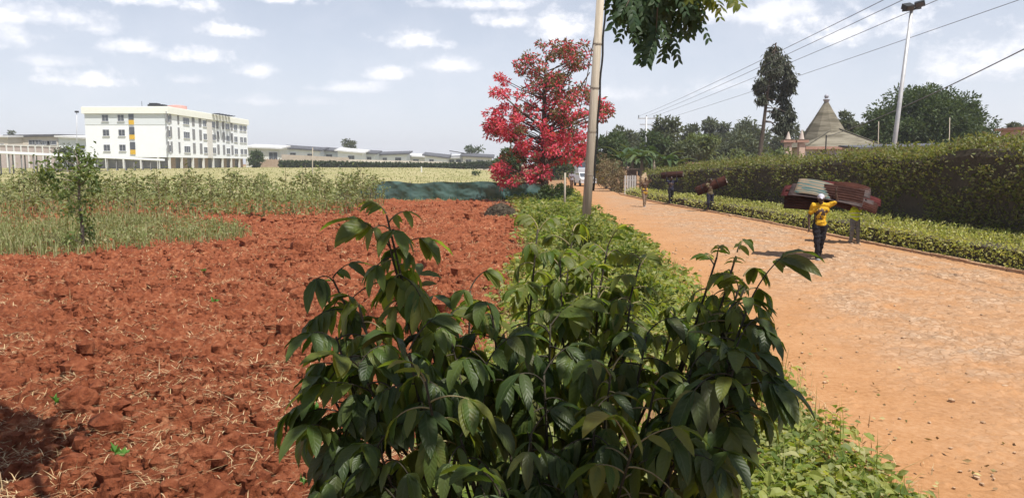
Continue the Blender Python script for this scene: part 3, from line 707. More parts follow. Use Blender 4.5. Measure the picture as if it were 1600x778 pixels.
for px, w, mu in ((270, .9, 0), (296.5, 2.6, 2), (325, 1.7, 1), (338.5, 1.7, 1), (360, 2.0, 1), (372.3, 2.0, 1), (381, 1.8, 1), (386.6, 1.8, 1)):
    for z in rows:
        window(apt, (0, sideY(px), z - .25), w if px < 290 else w * 1.35, 1.55, '+x', mu)
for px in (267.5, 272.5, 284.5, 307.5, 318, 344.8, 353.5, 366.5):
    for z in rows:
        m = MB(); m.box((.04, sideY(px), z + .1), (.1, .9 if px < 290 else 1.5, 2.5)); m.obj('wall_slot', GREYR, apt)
m = MB(); m.box((.12, sideY(331.5), (zt + ZG) / 2), (.2, 3.2, zt - ZG - .1)); m.obj('stair_panel', mat('pale_grey_plaster', (.62, .60, .57), rough=.85), apt)
m = MB(); p = at(246, 165, D0 + 6); m.box((p.x - X0, 6, zt + 2.05), (3.6, 2.2, .85)); m.box((p.x - X0 - .6, 6, zt + 2.6), (1.8, 2, .35)); m.obj('water_tank', DARK, apt)
m = MB(); p = at(279, 168, D0 + 14); m.tube([(p.x - X0 - .4, 14, zt + 1.6), (p.x - X0 - .4, 14, zt + 2.7), (p.x - X0 - .4, 14, zt + 2.9)], [2.3, 2.3, 1.2], 18); m.obj('water_tank', PINK, apt)
m = MB(); p = at(362, 184, D0 + 30)
for k in range(6): m.box((p.x - X0 - 2.5, 26 + k * 2.2, zt + 1.66), (1.6, 1.6, .1), tilt=Matrix.Rotation(.15, 3, 'X'))
m.obj('solar_panel', DARK, apt)
m = MB(); m.tube([(at(222, 170, D0 + 4).x - X0, 4, zt + 1.5), (at(222, 170, D0 + 4).x - X0, 4, zt + 3.1)], .05, 5); m.obj('antenna', DARK, apt)

def polybuilding(name, label, px0, px1, Y, dep, ytop0, ytop1, ybase, wallm, roofm, win=(), over=.8, thick=.35, cat='house', group=None, slope=0):
    """low building with a mono-pitch roof: pixel columns px0..px1 and roof line heights place it at depth Y"""
    A, B = at(px0, ybase, Y), at(px1, ybase, Y); z0 = hz((A.x + B.x) / 2, Y)
    root = thing(name, label, cat, ((A.x + B.x) / 2, Y, z0), 0, group); w = B.x - A.x
    h0, h1 = at(px0, ytop0, Y).z - z0 - thick, at(px1, ytop1, Y).z - z0 - thick
    m = MB(); v = [(-w / 2, 0, -.6), (w / 2, 0, -.6), (w / 2, dep, -.6), (-w / 2, dep, -.6), (-w / 2, 0, h0), (w / 2, 0, h1), (w / 2, dep, h1 + slope), (-w / 2, dep, h0 + slope)]
    m.add(v, [(0, 1, 5, 4), (1, 2, 6, 5), (2, 3, 7, 6), (3, 0, 4, 7), (0, 3, 2, 1), (4, 5, 6, 7)]); m.obj('wall', wallm, root)
    m = MB(); a = over; v = []
    for dz in (.004, thick): v += [(-w / 2 - a, -a, h0 + dz - .02 * 0), (w / 2 + a, -a, h1 + dz), (w / 2 + a, dep + a, h1 + slope + dz), (-w / 2 - a, dep + a, h0 + slope + dz)]
    m.add(v, [(0, 3, 2, 1), (4, 5, 6, 7), (0, 1, 5, 4), (1, 2, 6, 5), (2, 3, 7, 6), (3, 0, 4, 7)]); m.obj('roof', roofm, root)
    for (f, zf, ww, hh_) in win:
        h = h0 + (h1 - h0) * f; window(root, (-w / 2 + w * f, 0, h * zf), ww, hh_, '-y')
    return root

polybuilding('warehouse', 'long low grey warehouse with dark roof behind the pale boundary wall', 12, 92, 235, 22, 211, 210, 245, TANW, ROOFD, [(.5, .82, 2.2, 1.4), (.62, .82, 2.2, 1.4), (.75, .8, 3, 1.2), (.88, .8, 3, 1.2)], .6, .7, 'warehouse', None, .5)
polybuilding('warehouse', 'pale shed with whitish roof touching the left edge of the picture', -60, 14, 228, 18, 212, 212.5, 245, TANW, ROOFL, [(.7, .75, 6, .8)], .6, .5, 'warehouse', None, .8)
polybuilding('warehouse', 'grey shed with pale roof next to the apartment block', 93, 150, 228, 18, 212, 216, 245, GREYBAND, ROOFL, [(.62, .7, 2.2, 1.2)], .8, .5, 'warehouse', None, .8)

def wall_run(name, label, p0, p1, th, m, posts=0, postm=None, cat='wall', capm=None):
    (px0, y0, Y0), (px1, y1, Y1) = p0, p1; A, B = at(px0, y0, Y0), at(px1, y1, Y1); root = thing(name, label, cat, (A.x, A.y, hz(A.x, A.y)))
    d = Vector((B.x - A.x, B.y - A.y)); L = d.length; a = math.atan2(d.y, d.x); zA, zB = A.z - root.location.z, B.z - root.location.z
    mb = MB(); nn = Vector((-d.y, d.x)).normalized() * th / 2; v = []
    zb = hz(B.x, B.y) - root.location.z
    for (x, y, zt_, zb_) in ((0, 0, zA, 0), (d.x, d.y, zB, zb)):
        for s in (-1, 1): v += [(x + s * nn.x, y + s * nn.y, zb_ - .5), (x + s * nn.x, y + s * nn.y, zt_)]
    mb.add(v, [(0, 4, 5, 1), (2, 3, 7, 6), (1, 5, 7, 3), (0, 2, 6, 4), (0, 1, 3, 2), (4, 6, 7, 5)]); mb.obj('panel', m, root)
    for k in range(posts):
        f = (k + .5) / posts; z = zA + (zB - zA) * f; z0 = zb * f; pm = MB(); pm.box((d.x * f, d.y * f, (z + z0) / 2), (.3, th + .34, z - z0 + .5), a); pm.obj('post', postm or m, root)
    if capm:
        cm = MB(); cm.box((d.x / 2, d.y / 2, (zA + zB) / 2 + .1), (L, th + .3, .2), a, tilt=Matrix.Rotation(-math.atan2(zB - zA, L), 3, 'Y')); cm.obj('coping', capm, root)
    return root
wall_run('boundary_wall', 'pale pinkish boundary wall with white posts and coping left of the apartment block', (-40, 226.5, 200), (95, 230, 200), .2, mat('pinkish_wall', (.40, .33, .31), (.47, .40, .37), .5, .95), 12, WHITE2, capm=WHITE2)
# covered walkway: long white roof on dark posts
A, B = at(-20, 237.5, 128), at(250, 250, 168)
wk = thing('covered_walkway', 'long thin white roofed walkway on dark posts before the apartment block', 'walkway', (A.x, A.y, hz(A.x, A.y)))
d = B - A; L = math.hypot(d.x, d.y); a = math.atan2(d.y, d.x); m = MB()
m.box((d.x / 2, d.y / 2, A.z - wk.location.z + d.z / 2), (math.hypot(L, d.z), 2.4, .42), a, tilt=Matrix.Rotation(-math.atan2(d.z, L), 3, 'Y')); m.obj('roof', WHITE, wk)
for k in range(17):
    f = (k + .3) / 17; zt_ = A.z - wk.location.z + d.z * f - .22; zb_ = hz(A.x + d.x * f, A.y + d.y * f) - wk.location.z - .3
    for s in (-1, 1): m = MB(); m.box((d.x * f - s * .9 * math.sin(a), d.y * f + s * .9 * math.cos(a), (zt_ + zb_) / 2), (.16, .16, zt_ - zb_), a); m.obj('post', GREYR, wk)

# row of low bungalows right of the block
houses = [
 (388, 437, 250, 229, 231.5, 252, WHITE2, ROOFL, 'grey bungalow with thin pale roof just right of the apartment block', [(.35, .7, 2.6, 1.2), (.8, .62, 2.8, 2.4)]),
 (440, 500, 268, 230, 234.5, 252, WHITE, ROOFD, 'white bungalow with long dark flat roof behind a tan wall', [(.75, .7, 2, 1.2), (.3, .7, 2, 1.2)]),
 (503, 526, 275, 233.5, 236, 252, GREYBAND, ROOFD, 'small grey bungalow with dark roof behind the tan wall', [(.5, .7, 2.2, 1.2)]),
 (528, 566, 262, 234.2, 238.4, 254, WHITE, ROOFL, 'white bungalow with pale roof sloping down to the right', [(.55, .65, 2.2, 1.3)]),
 (568, 586, 270, 238, 239.5, 254, GREYBAND, ROOFD, 'narrow grey bungalow with dark roof between two white ones', [(.5, .6, 1.6, 1.6)]),
 (590, 636, 280, 241.2, 239.5, 256, WHITE, ROOFD, 'white bungalow whose dark roof rises to the right', [(.25, .6, 1.6, 1.5), (.7, .6, 2.2, 1.5)]),
 (638, 662, 290, 243, 244.5, 256, WHITE2, ROOFL, 'small pale house with a low light roof', [(.5, .6, 2.2, 1.3)]),
 (664, 698, 272, 241.5, 246, 256, WHITE, ROOFD, 'white bungalow with dark roof dropping steeply to the right', [(.3, .55, 1.6, 1.4)]),
 (699, 722, 282, 246.2, 245, 258, WHITE, ROOFL, 'plain white flat roofed house with two dark openings', [(.3, .6, 1.8, 1.6), (.75, .6, 1.8, 1.6)]),
 (723, 768, 276, 242.8, 245.5, 258, WHITE2, ROOFD, 'pale house with dark roof left of the red flowering tree', [(.2, .6, 2, 1.4), (.62, .6, 2, 1.4)]),
]
for (a_, b_, Y, t0, t1, yb, wmat, rmat, lab, wins) in houses:
    polybuilding('bungalow', lab, a_, b_, Y, 9, t0, t1, yb, wmat, rmat, wins, .9, .45, 'house', 'row of low bungalows beyond the meadow', 1.0)
m = MB(); p = at(722, 240, 284); m.box((0, 0, 0), (9, 5, .3), tilt=Matrix.Rotation(.16, 3, 'Y'))
o = m.obj('lean_to_roof', ROOFD); o.location = p + Vector((0, 0, .2)); tag(o, 'dark tilted canopy roof standing above the pale houses near the red tree', 'canopy')
m2 = MB(); zz = p.z - hz(p.x, p.y)
for s in (-1, 1): m2.box((s * 4, 0, -zz / 2), (.2, .2, zz + .1))
m2.obj('post', GREYR, o)
wall_run('compound_wall', 'tan block wall in front of the white bungalows', (440, 241.5, 245), (545, 246.5, 245), .2, TAN, 0)
wall_run('compound_wall', 'lower pale wall continuing right below the bungalows', (545, 249, 246), (692, 253, 250), .2, TANW, 0)
wall_run('compound_wall', 'pale wall ending behind the red flowering tree', (692, 253.5, 250), (800, 255, 250), .2, TANW, 0)
wall_run('fence', 'brown slatted fence between the bush and the tan wall', (402, 249, 238), (440, 249.5, 240), .15, BROWN, 6, BROWN, 'fence')
# clipped dark hedge at the far side of the meadow
hA, hB = at(437, 251.5, 222), at(790, 258.5, 222)
fh = MB(); n = 9000; t = rng.uniform(0, 1, n); X = hA.x + (hB.x - hA.x) * t; H = np.array([hA.z, hB.z]); top = H[0] + (H[1] - H[0]) * t; g0 = hgt(X, X * 0 + 222)
P = np.stack([X - hA.x, rng.uniform(-.9, .9, n), rng.uniform(0, 1, n) ** .6 * (top - g0) + rng.normal(0, .12, n)], 1); D = rng.normal(size=(n, 3)) + (0, -.4, .3)
kites(fh, P, D, rng.uniform(.5, .9, n), .45); LM_DARK = leafmat('dark_hedge_leaf', [(.03, .05, .02), (.05, .075, .025), (.065, .085, .04)], .2)
hr = thing('far_hedge', 'long dark hedge along the far edge of the meadow', 'hedge', (hA.x, 222, float(g0.mean()))); fh.obj('foliage', LM_DARK, hr)
m = MB(); m.box(((hB.x - hA.x) / 2, 0, .35), (hB.x - hA.x, 1.0, 1.0)); m.obj('branch_core', M_TWIG, hr)

# thin poles
def pole(name, label, px0, y0, px1, y1, Y, r0, r1, m, cat='pole', yb=None):
    A, B = at(px0, y0, Y), at(px1, y1, Y); zb = hz(A.x, Y) - .3 if yb is None else yb; f = (zb - A.z) / (B.z - A.z); G = A + (B - A) * f
    root = thing(name, label, cat, (G.x, Y, zb)); mb = MB(); mb.tube([(0, 0, 0), tuple((B - G) / 2), tuple(B - G)], [r0, (r0 + r1) / 2, r1], 10); mb.obj('shaft', m, root, True); return root, B - G
r_, tp_ = pole('mast', 'thin grey lamp mast rising behind the sheds left of the apartment block', 120, 230, 120, 175, 215, .12, .09, STEEL, 'mast')
m = MB(); m.box(tuple(tp_), (.9, .5, .5)); m.obj('lamp_head', DARK, r_)
pole('thin_post', 'thin pale post standing in the weeds before the meadow', 488, 285, 488.5, 231, 62, .05, .035, GREY_WOOD, 'post')
m = MB(); m.tube([(0, 0, -.1), (0, 0, 1.1)], [.14, .12], 8); o = m.obj('marker_post', WHITE2); q = at(658.5, 266, 150); o.location = (q.x, q.y, hz(q.x, q.y)); tag(o, 'short white marker post in the far meadow grass', 'post')

# ------------------------------------------------------------------ green shade net
NETM, nt, n, l, b = newmat('green_shade_net'); b.inputs['Base Color'].default_value = (.03, .07, .062, 1); b.inputs['Roughness'].default_value = .75
tx = n.new('ShaderNodeTexCoord'); nx = n.new('ShaderNodeTexNoise'); nx.inputs['Scale'].default_value = 1.2; nx.inputs['Detail'].default_value = 6; l.new(tx.outputs['Object'], nx.inputs['Vector'])
rp = ramp(n, [(.35, (.008, .036, .036)), (.65, (.03, .085, .08))]); l.new(nx.outputs[0], rp.inputs[0]); l.new(rp.outputs[0], b.inputs['Base Color'])
tr = n.new('ShaderNodeBsdfTransparent'); mx = n.new('ShaderNodeMixShader'); mx.inputs[0].default_value = .05; l.new(b.outputs[0], mx.inputs[1]); l.new(tr.outputs[0], mx.inputs[2]); l.new(mx.outputs[0], n['Material Output'].inputs[0])
P0, P1 = gp(520, 316.5), gp(850, 313); net = thing('shade_net_fence', 'sagging dark green shade net fence at the back of the red field', 'fence', (P0.x, P0.y, 0))
d = P1 - P0; L = d.length; nu, nv = 240, 22; U, V = np.meshgrid(np.linspace(0, 1, nu), np.linspace(0, 1, nv), indexing='ij')
s = U * L; topz = np.interp(U, [0, .12, .22, .3, .42, .6, .8, 1], [.65, .85, 1.34, 1.32, 1.24, 1.32, 1.24, 1.2]) + .05 * np.sin(s * 2.1)
fold = .10 * np.sin(s * 3.1 + 1.5 * V + 2.5 * fbm(s, V * 3, 4)) * (1.1 - V) + .12 * (fbm(s * 1.5 + V * 2.5, V * 2.5 - s, 6) - .5) * 2 + .08 * np.sin(7 * (s * .35 + V * 1.2)) * sstep(.55, .7, U)
m = MB(); i = np.arange(nu * nv).reshape(nu, nv); q = np.stack([i[:-1, :-1], i[1:, :-1], i[1:, 1:], i[:-1, 1:]], -1).reshape(-1, 4)
m.add(np.stack([d.x * U + fold * .2, d.y * U + fold, V * topz - .05], -1).reshape(-1, 3), q); m.obj('net', NETM, net, True)
for k in range(9):
    f = (k + .2) / 9; h = float(np.interp(f, [0, .12, .22, 1], [.6, .8, 1.25, 1.15])); m = MB(); m.tube([(d.x * f, d.y * f + .13, -.2), (d.x * f + random.uniform(-.05, .05), d.y * f + .13, h + .08)], [.035, .03], 6); m.obj('stake', GREY_WOOD, net)

# brush heap on the field
bh = thing('brush_heap', 'heap of dry brown brushwood lying on the red field near the net', 'brush heap', gp(783, 342)); m = MB(); n = 900
a = rng.uniform(0, 6.28, n); r = rng.uniform(0, 1, n) ** .5; zz = (1 - r ** 2) * .85 * rng.uniform(.2, 1, n)
P = np.stack([r * np.cos(a) * .85, r * np.sin(a) * .6, zz], 1); blades(m, P, rng.uniform(.2, .6, n), .02, flat=.7)
m.obj('twigs', leafmat('brush_twig', [(.05, .03, .02), (.12, .07, .045), (.2, .13, .08)], .05, .9, tmul=.5), bh)
m = MB(); m.ball((0, 0, .05), (.75, .5, .62), 14); v = m.V[-1]; v *= 1 + .25 * (fbm(v[:, 0] * 4 + 7, v[:, 2] * 4 + v[:, 1] * 3, 3)[:, None] - .5); m.obj('core', M_TWIG, bh)

# ------------------------------------------------------------------ right: pointed-roof house and low buildings behind the hedge
TILE = mat('olive_roof_tile', (.10, .088, .062), (.2, .18, .135), 1.6, .85, .3, 5, stretch=(.25, .25, 2.2), detail=3, lo=.4, hi=.6)
CREAM = mat('cream_wall', (.62, .56, .36), (.70, .64, .45), 1, .85)
PINKT = mat('pinkish_trim', (.33, .19, .14), (.42, .26, .2), 2, .8)
CURT = mat('lilac_curtained_glass', (.30, .29, .40), (.42, .41, .52), 3, .3, spec=.5)
Yh = 70.0; hc = at(1296, 240, Yh); HW = at(1362, 240, Yh).x - hc.x
house = thing('pointed_roof_house', 'cream house with tall olive pointed roof and ball finial behind the hedge', 'house', (hc.x, Yh, 0)); ze = at(1296, 228.5, Yh).z
m = MB(); m.box((15.5 * Yh / F, 1.3, ze / 2 - .2), (100 * Yh / F, 5.4, ze + .15)); m.obj('wall', CREAM, house)
prof = [(.66, ze - .05), (.55, at(0, 214, Yh).z), (.42, at(0, 200, Yh).z), (.29, at(0, 186, Yh).z), (.15, at(0, 170, Yh).z), (.03, at(0, 156, Yh).z)]
m = MB(); ns = 10; vs = []; ringn = 0
steps = []
for (r0, z0_), (r1, z1_) in zip(prof[:-1], prof[1:]):
    for k in range(4):
        t0, t1 = k / 4, (k + 1) / 4; steps.append((r0 + (r1 - r0) * t0, z0_ + (z1_ - z0_) * t0)); steps.append(((r0 + (r1 - r0) * t1) * 1.02, z0_ + (z1_ - z0_) * t1 - .0))
for (r_0, z_) in steps:
    for k in range(ns):
        an = 2 * math.pi * (k + .5) / ns; vs.append((r_0 * HW * math.cos(an), 1.2 + r_0 * HW * .8 * math.sin(an), z_))
nr = len(steps); m.add(vs, [(i * ns + k, i * ns + (k + 1) % ns, (i + 1) * ns + (k + 1) % ns, (i + 1) * ns + k) for i in range(nr - 1) for k in range(ns)]); m.obj('roof', TILE, house)
m = MB(); pxm = Yh / F; zr = at(0, 199.5, Yh).z; a0, a1, ar = -50 * pxm, 71 * pxm, 9 * pxm
m.add([(a0, -2.0, ze - .1), (a1, -2.0, ze - .1), (a1, 4.6, ze - .1), (a0, 4.6, ze - .1), (ar, .35, zr), (ar + .5, 2.4, zr)], [(0, 1, 1, 4)][:0] + [(1, 2, 5, 4), (3, 0, 4, 5), (0, 3, 2, 1)], [(0, 1, 4), (2, 3, 5)]); m.obj('lower_roof', TILE, house)
m = MB()
for q0 in ((a0, -2.0, ze - .05), (a1, -2.0, ze - .05)): m.tube([q0, (ar, .3, zr + .04)], .06, 5)
m.obj('ridge_cap', mat('dull_ridge_tile', (.08, .075, .06), (.13, .12, .09), 3, .9), house)
m = MB(); zf = at(0, 156, Yh).z; m.tube([(0, 1.2, zf - .25), (0, 1.2, zf + .1), (0, 1.2, zf + .2)], [.12, .3, .16], 10); m.ball((0, 1.2, zf + .38), .2, 12); m.obj('finial', mat('lead_finial', (.3, .32, .36), (.45, .46, .5), 3, .4, metal=.3), house)
m = MB(); m.box(((a0 + a1) / 2, -2.06, ze - .2), (a1 - a0 + .1, .1, .24)); m.box((a1 + .06, 1.3, ze - .2), (.1, 6.7, .24)); m.obj('fascia', PINKT, house)
for px, w in ((1262, 1.5), (1285, 1.5), (1312, 1.5)):
    f = window(house, (at(px, 240, Yh).x - hc.x, -1.405, ze - .95), w * 1.0, 1.0, '-y'); f.children[0].data.materials[0] = CURT if px > 1270 else GLASS
for px, yt_, lab in ((1232, 206, 'slim pale stone chimney pinnacle left of the pointed roof'), (1253, 203, 'slim pale stone chimney pinnacle touching the pointed roof house')):
    p = at(px, yt_, Yh - 3); q = thing('chimney_pinnacle', lab, 'pinnacle', (p.x, Yh - 3, 0)); h = p.z; zb_ = at(px, 216, Yh - 3).z
    m = MB(); m.tube([(0, 0, zb_ - .1), (0, 0, h - .3), (0, 0, h)], [.24, .13, .04], 8); m.obj('spire', mat('pale_stone', (.45, .38, .33), (.55, .48, .42), 4, .9), q)
    m = MB(); m.box((0, 0, zb_ - .28), (1.0, .8, .22)); m.obj('cap', PINKT, q); m = MB(); m.box((0, 0, (zb_ - .43) / 2 - .05), (.5, .5, zb_ - .4)); m.obj('shaft', mat('pinkish_shaft', (.5, .36, .28), (.58, .44, .36), 2, .9), q)
polybuilding('shed', 'low shed with rusty pink roof peeping over the far hedge, left one', 1074, 1093, 84, 5, 252.5, 255, 268, BROWN, PINKT, [], .4, .25, 'shed', None, -.6)
polybuilding('shed', 'wider low shed with rusty pink roof behind the hedge', 1114, 1144, 84, 5, 254.5, 252, 268, BROWN, PINKT, [], .4, .25, 'shed', None, -.6)
polybuilding('outbuilding', 'pinkish flat topped building behind the hedge at the right edge', 1600, 1680, 60, 3, 198.5, 197, 225, mat('dusty_pink_wall', (.42, .31, .24), (.5, .38, .31), 2, .9), PINKT, [(.3, .8, 1, .8)], .3, .22, 'building')
polybuilding('long_shed', 'long low shed with thin dark roof behind the hedge right of the house', 1345, 1500, 52, 3, 230.5, 226.5, 250, BROWN, ROOFD, [], .2, .12, 'shed', None, .2)
# picket gate, dark nook posts
g = gp(989, 305); gate = thing('picket_gate', 'pale grey picket gate at the far end of the hedge', 'gate', (9.62, 63.2, 0)); m = MB()
for k in range(5): m = MB(); m.box((-.4 + k * .2, 0, .68), (.13, .05, 1.6 - .03 * (k % 3))); m.obj('picket', mat('grey_paint', (.42, .40, .38), (.52, .5, .48), 5, .8) if k == 0 else bpy.data.materials['grey_paint'], gate)
m = MB(); m.box((0, .06, .35), (1.0, .05, .1)); m.box((0, .06, 1.1), (1.0, .05, .1)); m.obj('rail', bpy.data.materials['grey_paint'], gate)
m = MB(); m.box((0, 0, .95), (.7, .8, 1.9)); m.box((0, 0, 1.97), (1.1, 1.1, .1)); o = m.obj('gate_hut', mat('dark_timber', (.06, .045, .035), (.11, .08, .06), 4, .9)); o.location = (10.1, 65.5, 0); tag(o, 'small dark timber hut behind the picket gate', 'hut')

# ------------------------------------------------------------------ trees
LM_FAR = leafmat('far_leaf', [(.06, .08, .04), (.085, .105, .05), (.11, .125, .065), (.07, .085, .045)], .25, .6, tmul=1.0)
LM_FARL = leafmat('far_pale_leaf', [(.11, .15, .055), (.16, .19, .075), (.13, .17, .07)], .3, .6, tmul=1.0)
LM_MID = leafmat('mid_leaf', [(.035, .06, .022), (.055, .09, .03), (.085, .12, .04), (.05, .07, .03)], .3, .55, tmul=1.1)
LM_CONI = leafmat('casuarina_leaf', [(.04, .05, .03), (.065, .075, .045), (.085, .09, .06)], .2, .6, tmul=1.0)
LM_DRYB = leafmat('dry_bush_leaf', [(.16, .11, .06), (.24, .17, .10), (.2, .18, .09), (.12, .09, .05)], .2, .8, tmul=.9)

def tree_at(name, label, px, yt, Y, wpx, shape='dome', crown0=.3, lm=None, ncl=26, nleaf=1500, leaf=None, seed=1, group=None, cat='tree', **k):
    T = at(px, yt, Y); z = hz(T.x, Y); H = T.z - z; W = wpx / F * Y
    return cluster_tree(name, label, cat, (T.x, Y, z), H, W, crown0, shape, ncl, nleaf, leaf or Y * .0052, lm or LM_FAR, None, None, seed=seed, group=group, **k)

far = [ # px, top, depth, width px, shape, crown0, label, mat
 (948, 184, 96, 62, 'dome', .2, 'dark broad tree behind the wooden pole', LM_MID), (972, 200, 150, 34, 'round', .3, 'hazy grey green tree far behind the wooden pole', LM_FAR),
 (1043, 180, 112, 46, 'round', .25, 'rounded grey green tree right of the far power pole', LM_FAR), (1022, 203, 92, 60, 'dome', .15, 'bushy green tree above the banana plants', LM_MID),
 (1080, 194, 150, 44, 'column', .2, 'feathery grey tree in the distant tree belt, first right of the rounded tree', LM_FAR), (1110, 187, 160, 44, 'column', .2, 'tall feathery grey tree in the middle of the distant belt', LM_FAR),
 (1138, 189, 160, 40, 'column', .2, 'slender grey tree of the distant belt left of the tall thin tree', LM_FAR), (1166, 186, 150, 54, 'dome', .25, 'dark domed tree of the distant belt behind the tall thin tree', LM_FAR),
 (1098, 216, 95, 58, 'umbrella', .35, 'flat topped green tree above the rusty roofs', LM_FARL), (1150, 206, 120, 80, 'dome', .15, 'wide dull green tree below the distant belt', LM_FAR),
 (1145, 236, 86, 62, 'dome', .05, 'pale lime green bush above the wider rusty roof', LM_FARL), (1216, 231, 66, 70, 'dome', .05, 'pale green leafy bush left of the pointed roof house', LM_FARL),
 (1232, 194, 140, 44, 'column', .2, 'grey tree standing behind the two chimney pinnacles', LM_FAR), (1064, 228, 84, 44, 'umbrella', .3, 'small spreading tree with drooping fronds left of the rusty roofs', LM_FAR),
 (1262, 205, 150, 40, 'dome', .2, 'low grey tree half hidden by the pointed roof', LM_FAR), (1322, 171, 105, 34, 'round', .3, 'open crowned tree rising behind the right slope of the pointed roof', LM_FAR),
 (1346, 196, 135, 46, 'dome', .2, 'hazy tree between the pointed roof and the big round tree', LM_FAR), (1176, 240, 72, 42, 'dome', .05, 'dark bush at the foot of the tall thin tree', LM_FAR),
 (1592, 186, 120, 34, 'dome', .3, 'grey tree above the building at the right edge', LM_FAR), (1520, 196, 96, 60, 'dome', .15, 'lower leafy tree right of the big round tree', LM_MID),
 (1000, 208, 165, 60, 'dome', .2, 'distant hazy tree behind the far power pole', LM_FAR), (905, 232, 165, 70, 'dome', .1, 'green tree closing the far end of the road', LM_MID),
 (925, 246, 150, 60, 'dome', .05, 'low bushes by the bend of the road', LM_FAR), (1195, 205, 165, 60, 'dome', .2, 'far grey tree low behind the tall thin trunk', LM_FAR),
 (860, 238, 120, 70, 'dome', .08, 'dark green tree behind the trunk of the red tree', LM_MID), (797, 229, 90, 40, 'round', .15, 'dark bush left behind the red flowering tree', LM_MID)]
for i, (px, yt_, Y, w, sh, c0, lab, lmm) in enumerate(far):
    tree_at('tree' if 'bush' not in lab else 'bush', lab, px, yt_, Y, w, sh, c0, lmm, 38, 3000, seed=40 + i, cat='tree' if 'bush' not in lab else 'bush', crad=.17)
tree_at('tree', 'round topped lone tree above the bungalow roofs', 545, 215, 300, 27, 'round', .35, LM_FAR, 22, 900, 1.0, 91, crad=.16)
tree_at('tree', 'small dark dome tree above the warehouse roof', 17, 203, 290, 20, 'dome', .3, LM_FAR, 18, 700, .9, 92)
tree_at('bush', 'dark round bush at the right corner of the apartment block', 399, 233, 214, 20, 'column', .02, LM_MID, 26, 1300, .7, 93, cat='bush', crad=.2)
tree_at('bush', 'wide dark bush left of the apartment block beside the walkway', 104, 227, 150, 52, 'dome', .05, LM_FAR, 26, 1300, .55, 94, cat='bush')
tree_at('tree', 'dark sparse tree behind the roofs left of the red tree', 737, 229, 296, 34, 'umbrella', .4, LM_MID, 14, 420, 1.0, 95, crad=.12)
tree_at('bush', 'small dark bush alone in the far meadow', 744, 266, 140, 14, 'dome', .02, LM_MID, 10, 260, .3, 96, cat='bush', crad=.2)

# big round tree
tree_at('big_tree', 'big round dark green tree behind the hedge beside the lamp pole', 1448, 132, 82, 205, 'dome', .06, LM_MID, 240, 62000, .36, 120, crad=.095)
tree_at('tree', 'paler green tree pressed against the right side of the big round tree', 1497, 146, 84, 90, 'dome', .08, LM_FAR, 70, 14000, .3, 121, crad=.14)
# tall thin casuarina
def casuarina():
    Y = 74.0; b0, t0 = at(1187, 250, Y), at(1213, 68, Y); g = Vector((b0.x - .55, Y, 0)); root = thing('casuarina', 'tall thin dark tree with bare leaning trunk and ragged drooping crown', 'tree', g)
    R = np.random.default_rng(5); H = t0.z; m = MB(); ts = np.linspace(0, 1, 12); tp = np.stack([(t0.x - g.x) * ts + .12 * np.sin(ts * 6), .1 * np.sin(ts * 5), H * ts - .2 * (1 - ts)], 1)
    m.tube(tp, .27 * (1 - ts) + .03, 8); cb = MB()
    spots = [(1210, 78, 10), (1203, 92, 13), (1218, 92, 16), (1196, 106, 12), (1225, 104, 15), (1212, 110, 18), (1190, 128, 12), (1206, 128, 20), (1232, 118, 12), (1187, 140, 8), (1203, 146, 14), (1226, 134, 16), (1236, 136, 9),
             (1190, 155, 9), (1222, 152, 16), (1228, 168, 14), (1212, 176, 10), (1224, 186, 16), (1236, 180, 8), (1215, 200, 8), (1230, 202, 9), (1200, 84, 7), (1239, 126, 6), (1183, 133, 5)]
    for (px, py, w) in spots:
        c = np.array(at(px, py, Y + R.uniform(-1, 1))) - np.array(g); f = np.clip((c[2] + .8) / H, 0, 1); s = np.array([np.interp(f, ts, tp[:, k]) for k in range(3)])
        m.tube([s, (s + c) / 2 + (0, 0, .25), c], [.06, .04, .015], 5, caps=False); n = 240; r = w / F * Y * .62
        P = c + R.normal(0, .5, (n, 3)) * r * (1, 1, 1.0); D = R.normal(0, .5, (n, 3)) + (0, 0, -1.0); kites(cb, P, D, R.uniform(.3, .7, n), .17, R=R)
    m.obj('trunk', BARK, root, True); cb.obj('crown', LM_CONI, root)
casuarina()

# banana plants
LM_BAN = leafmat('banana_leaf', [(.035, .07, .025), (.06, .10, .035), (.09, .125, .045)], .3, .5, tmul=1.0)
def banana(label, px, py, Y, seed, n=15, group=None):
    R = np.random.default_rng(seed); T = at(px, py, Y); root = thing('banana_plant', label, 'banana plant', (T.x, Y, 0)); h = T.z * .62; m = MB(); m.tube([(0, 0, -.1), (.05, 0, h * .6), (0, 0, h)], [.2, .17, .1], 8); m.obj('stem', BARK_PALE, root, True)
    cb = MB(); a = R.uniform(0, 6.28, n) + np.arange(n) * 2.4; e = R.uniform(.5, 1.3, n); D = np.stack([np.cos(a) * np.cos(e), np.sin(a) * np.cos(e), np.sin(e)], 1)
    leaflets(cb, np.zeros((n, 3)) + (0, 0, h * .95), D, np.zeros((n, 3)) + (0, 0, 1) - D * .2, R.uniform(1.6, 2.5, n), R.uniform(.4, .65, n), 1.5, .2, 8, R=R); cb.obj('leaves', LM_BAN, root)
for i, (px, py, Y, lab) in enumerate([(972, 222, 74, 'banana plant with arching leaves at the left of the grove by the gate'), (988, 212, 77, 'second banana plant of the grove, tall behind the picket gate'), (1003, 218, 72, 'banana plant right beside the far power pole'),
        (1022, 214, 76, 'tall banana plant right of the far power pole'), (1040, 226, 73, 'lower banana plant at the right of the grove'), (1056, 236, 72, 'last small banana plant behind the far hedge')]):
    banana(lab, px, py, Y, 60 + i)
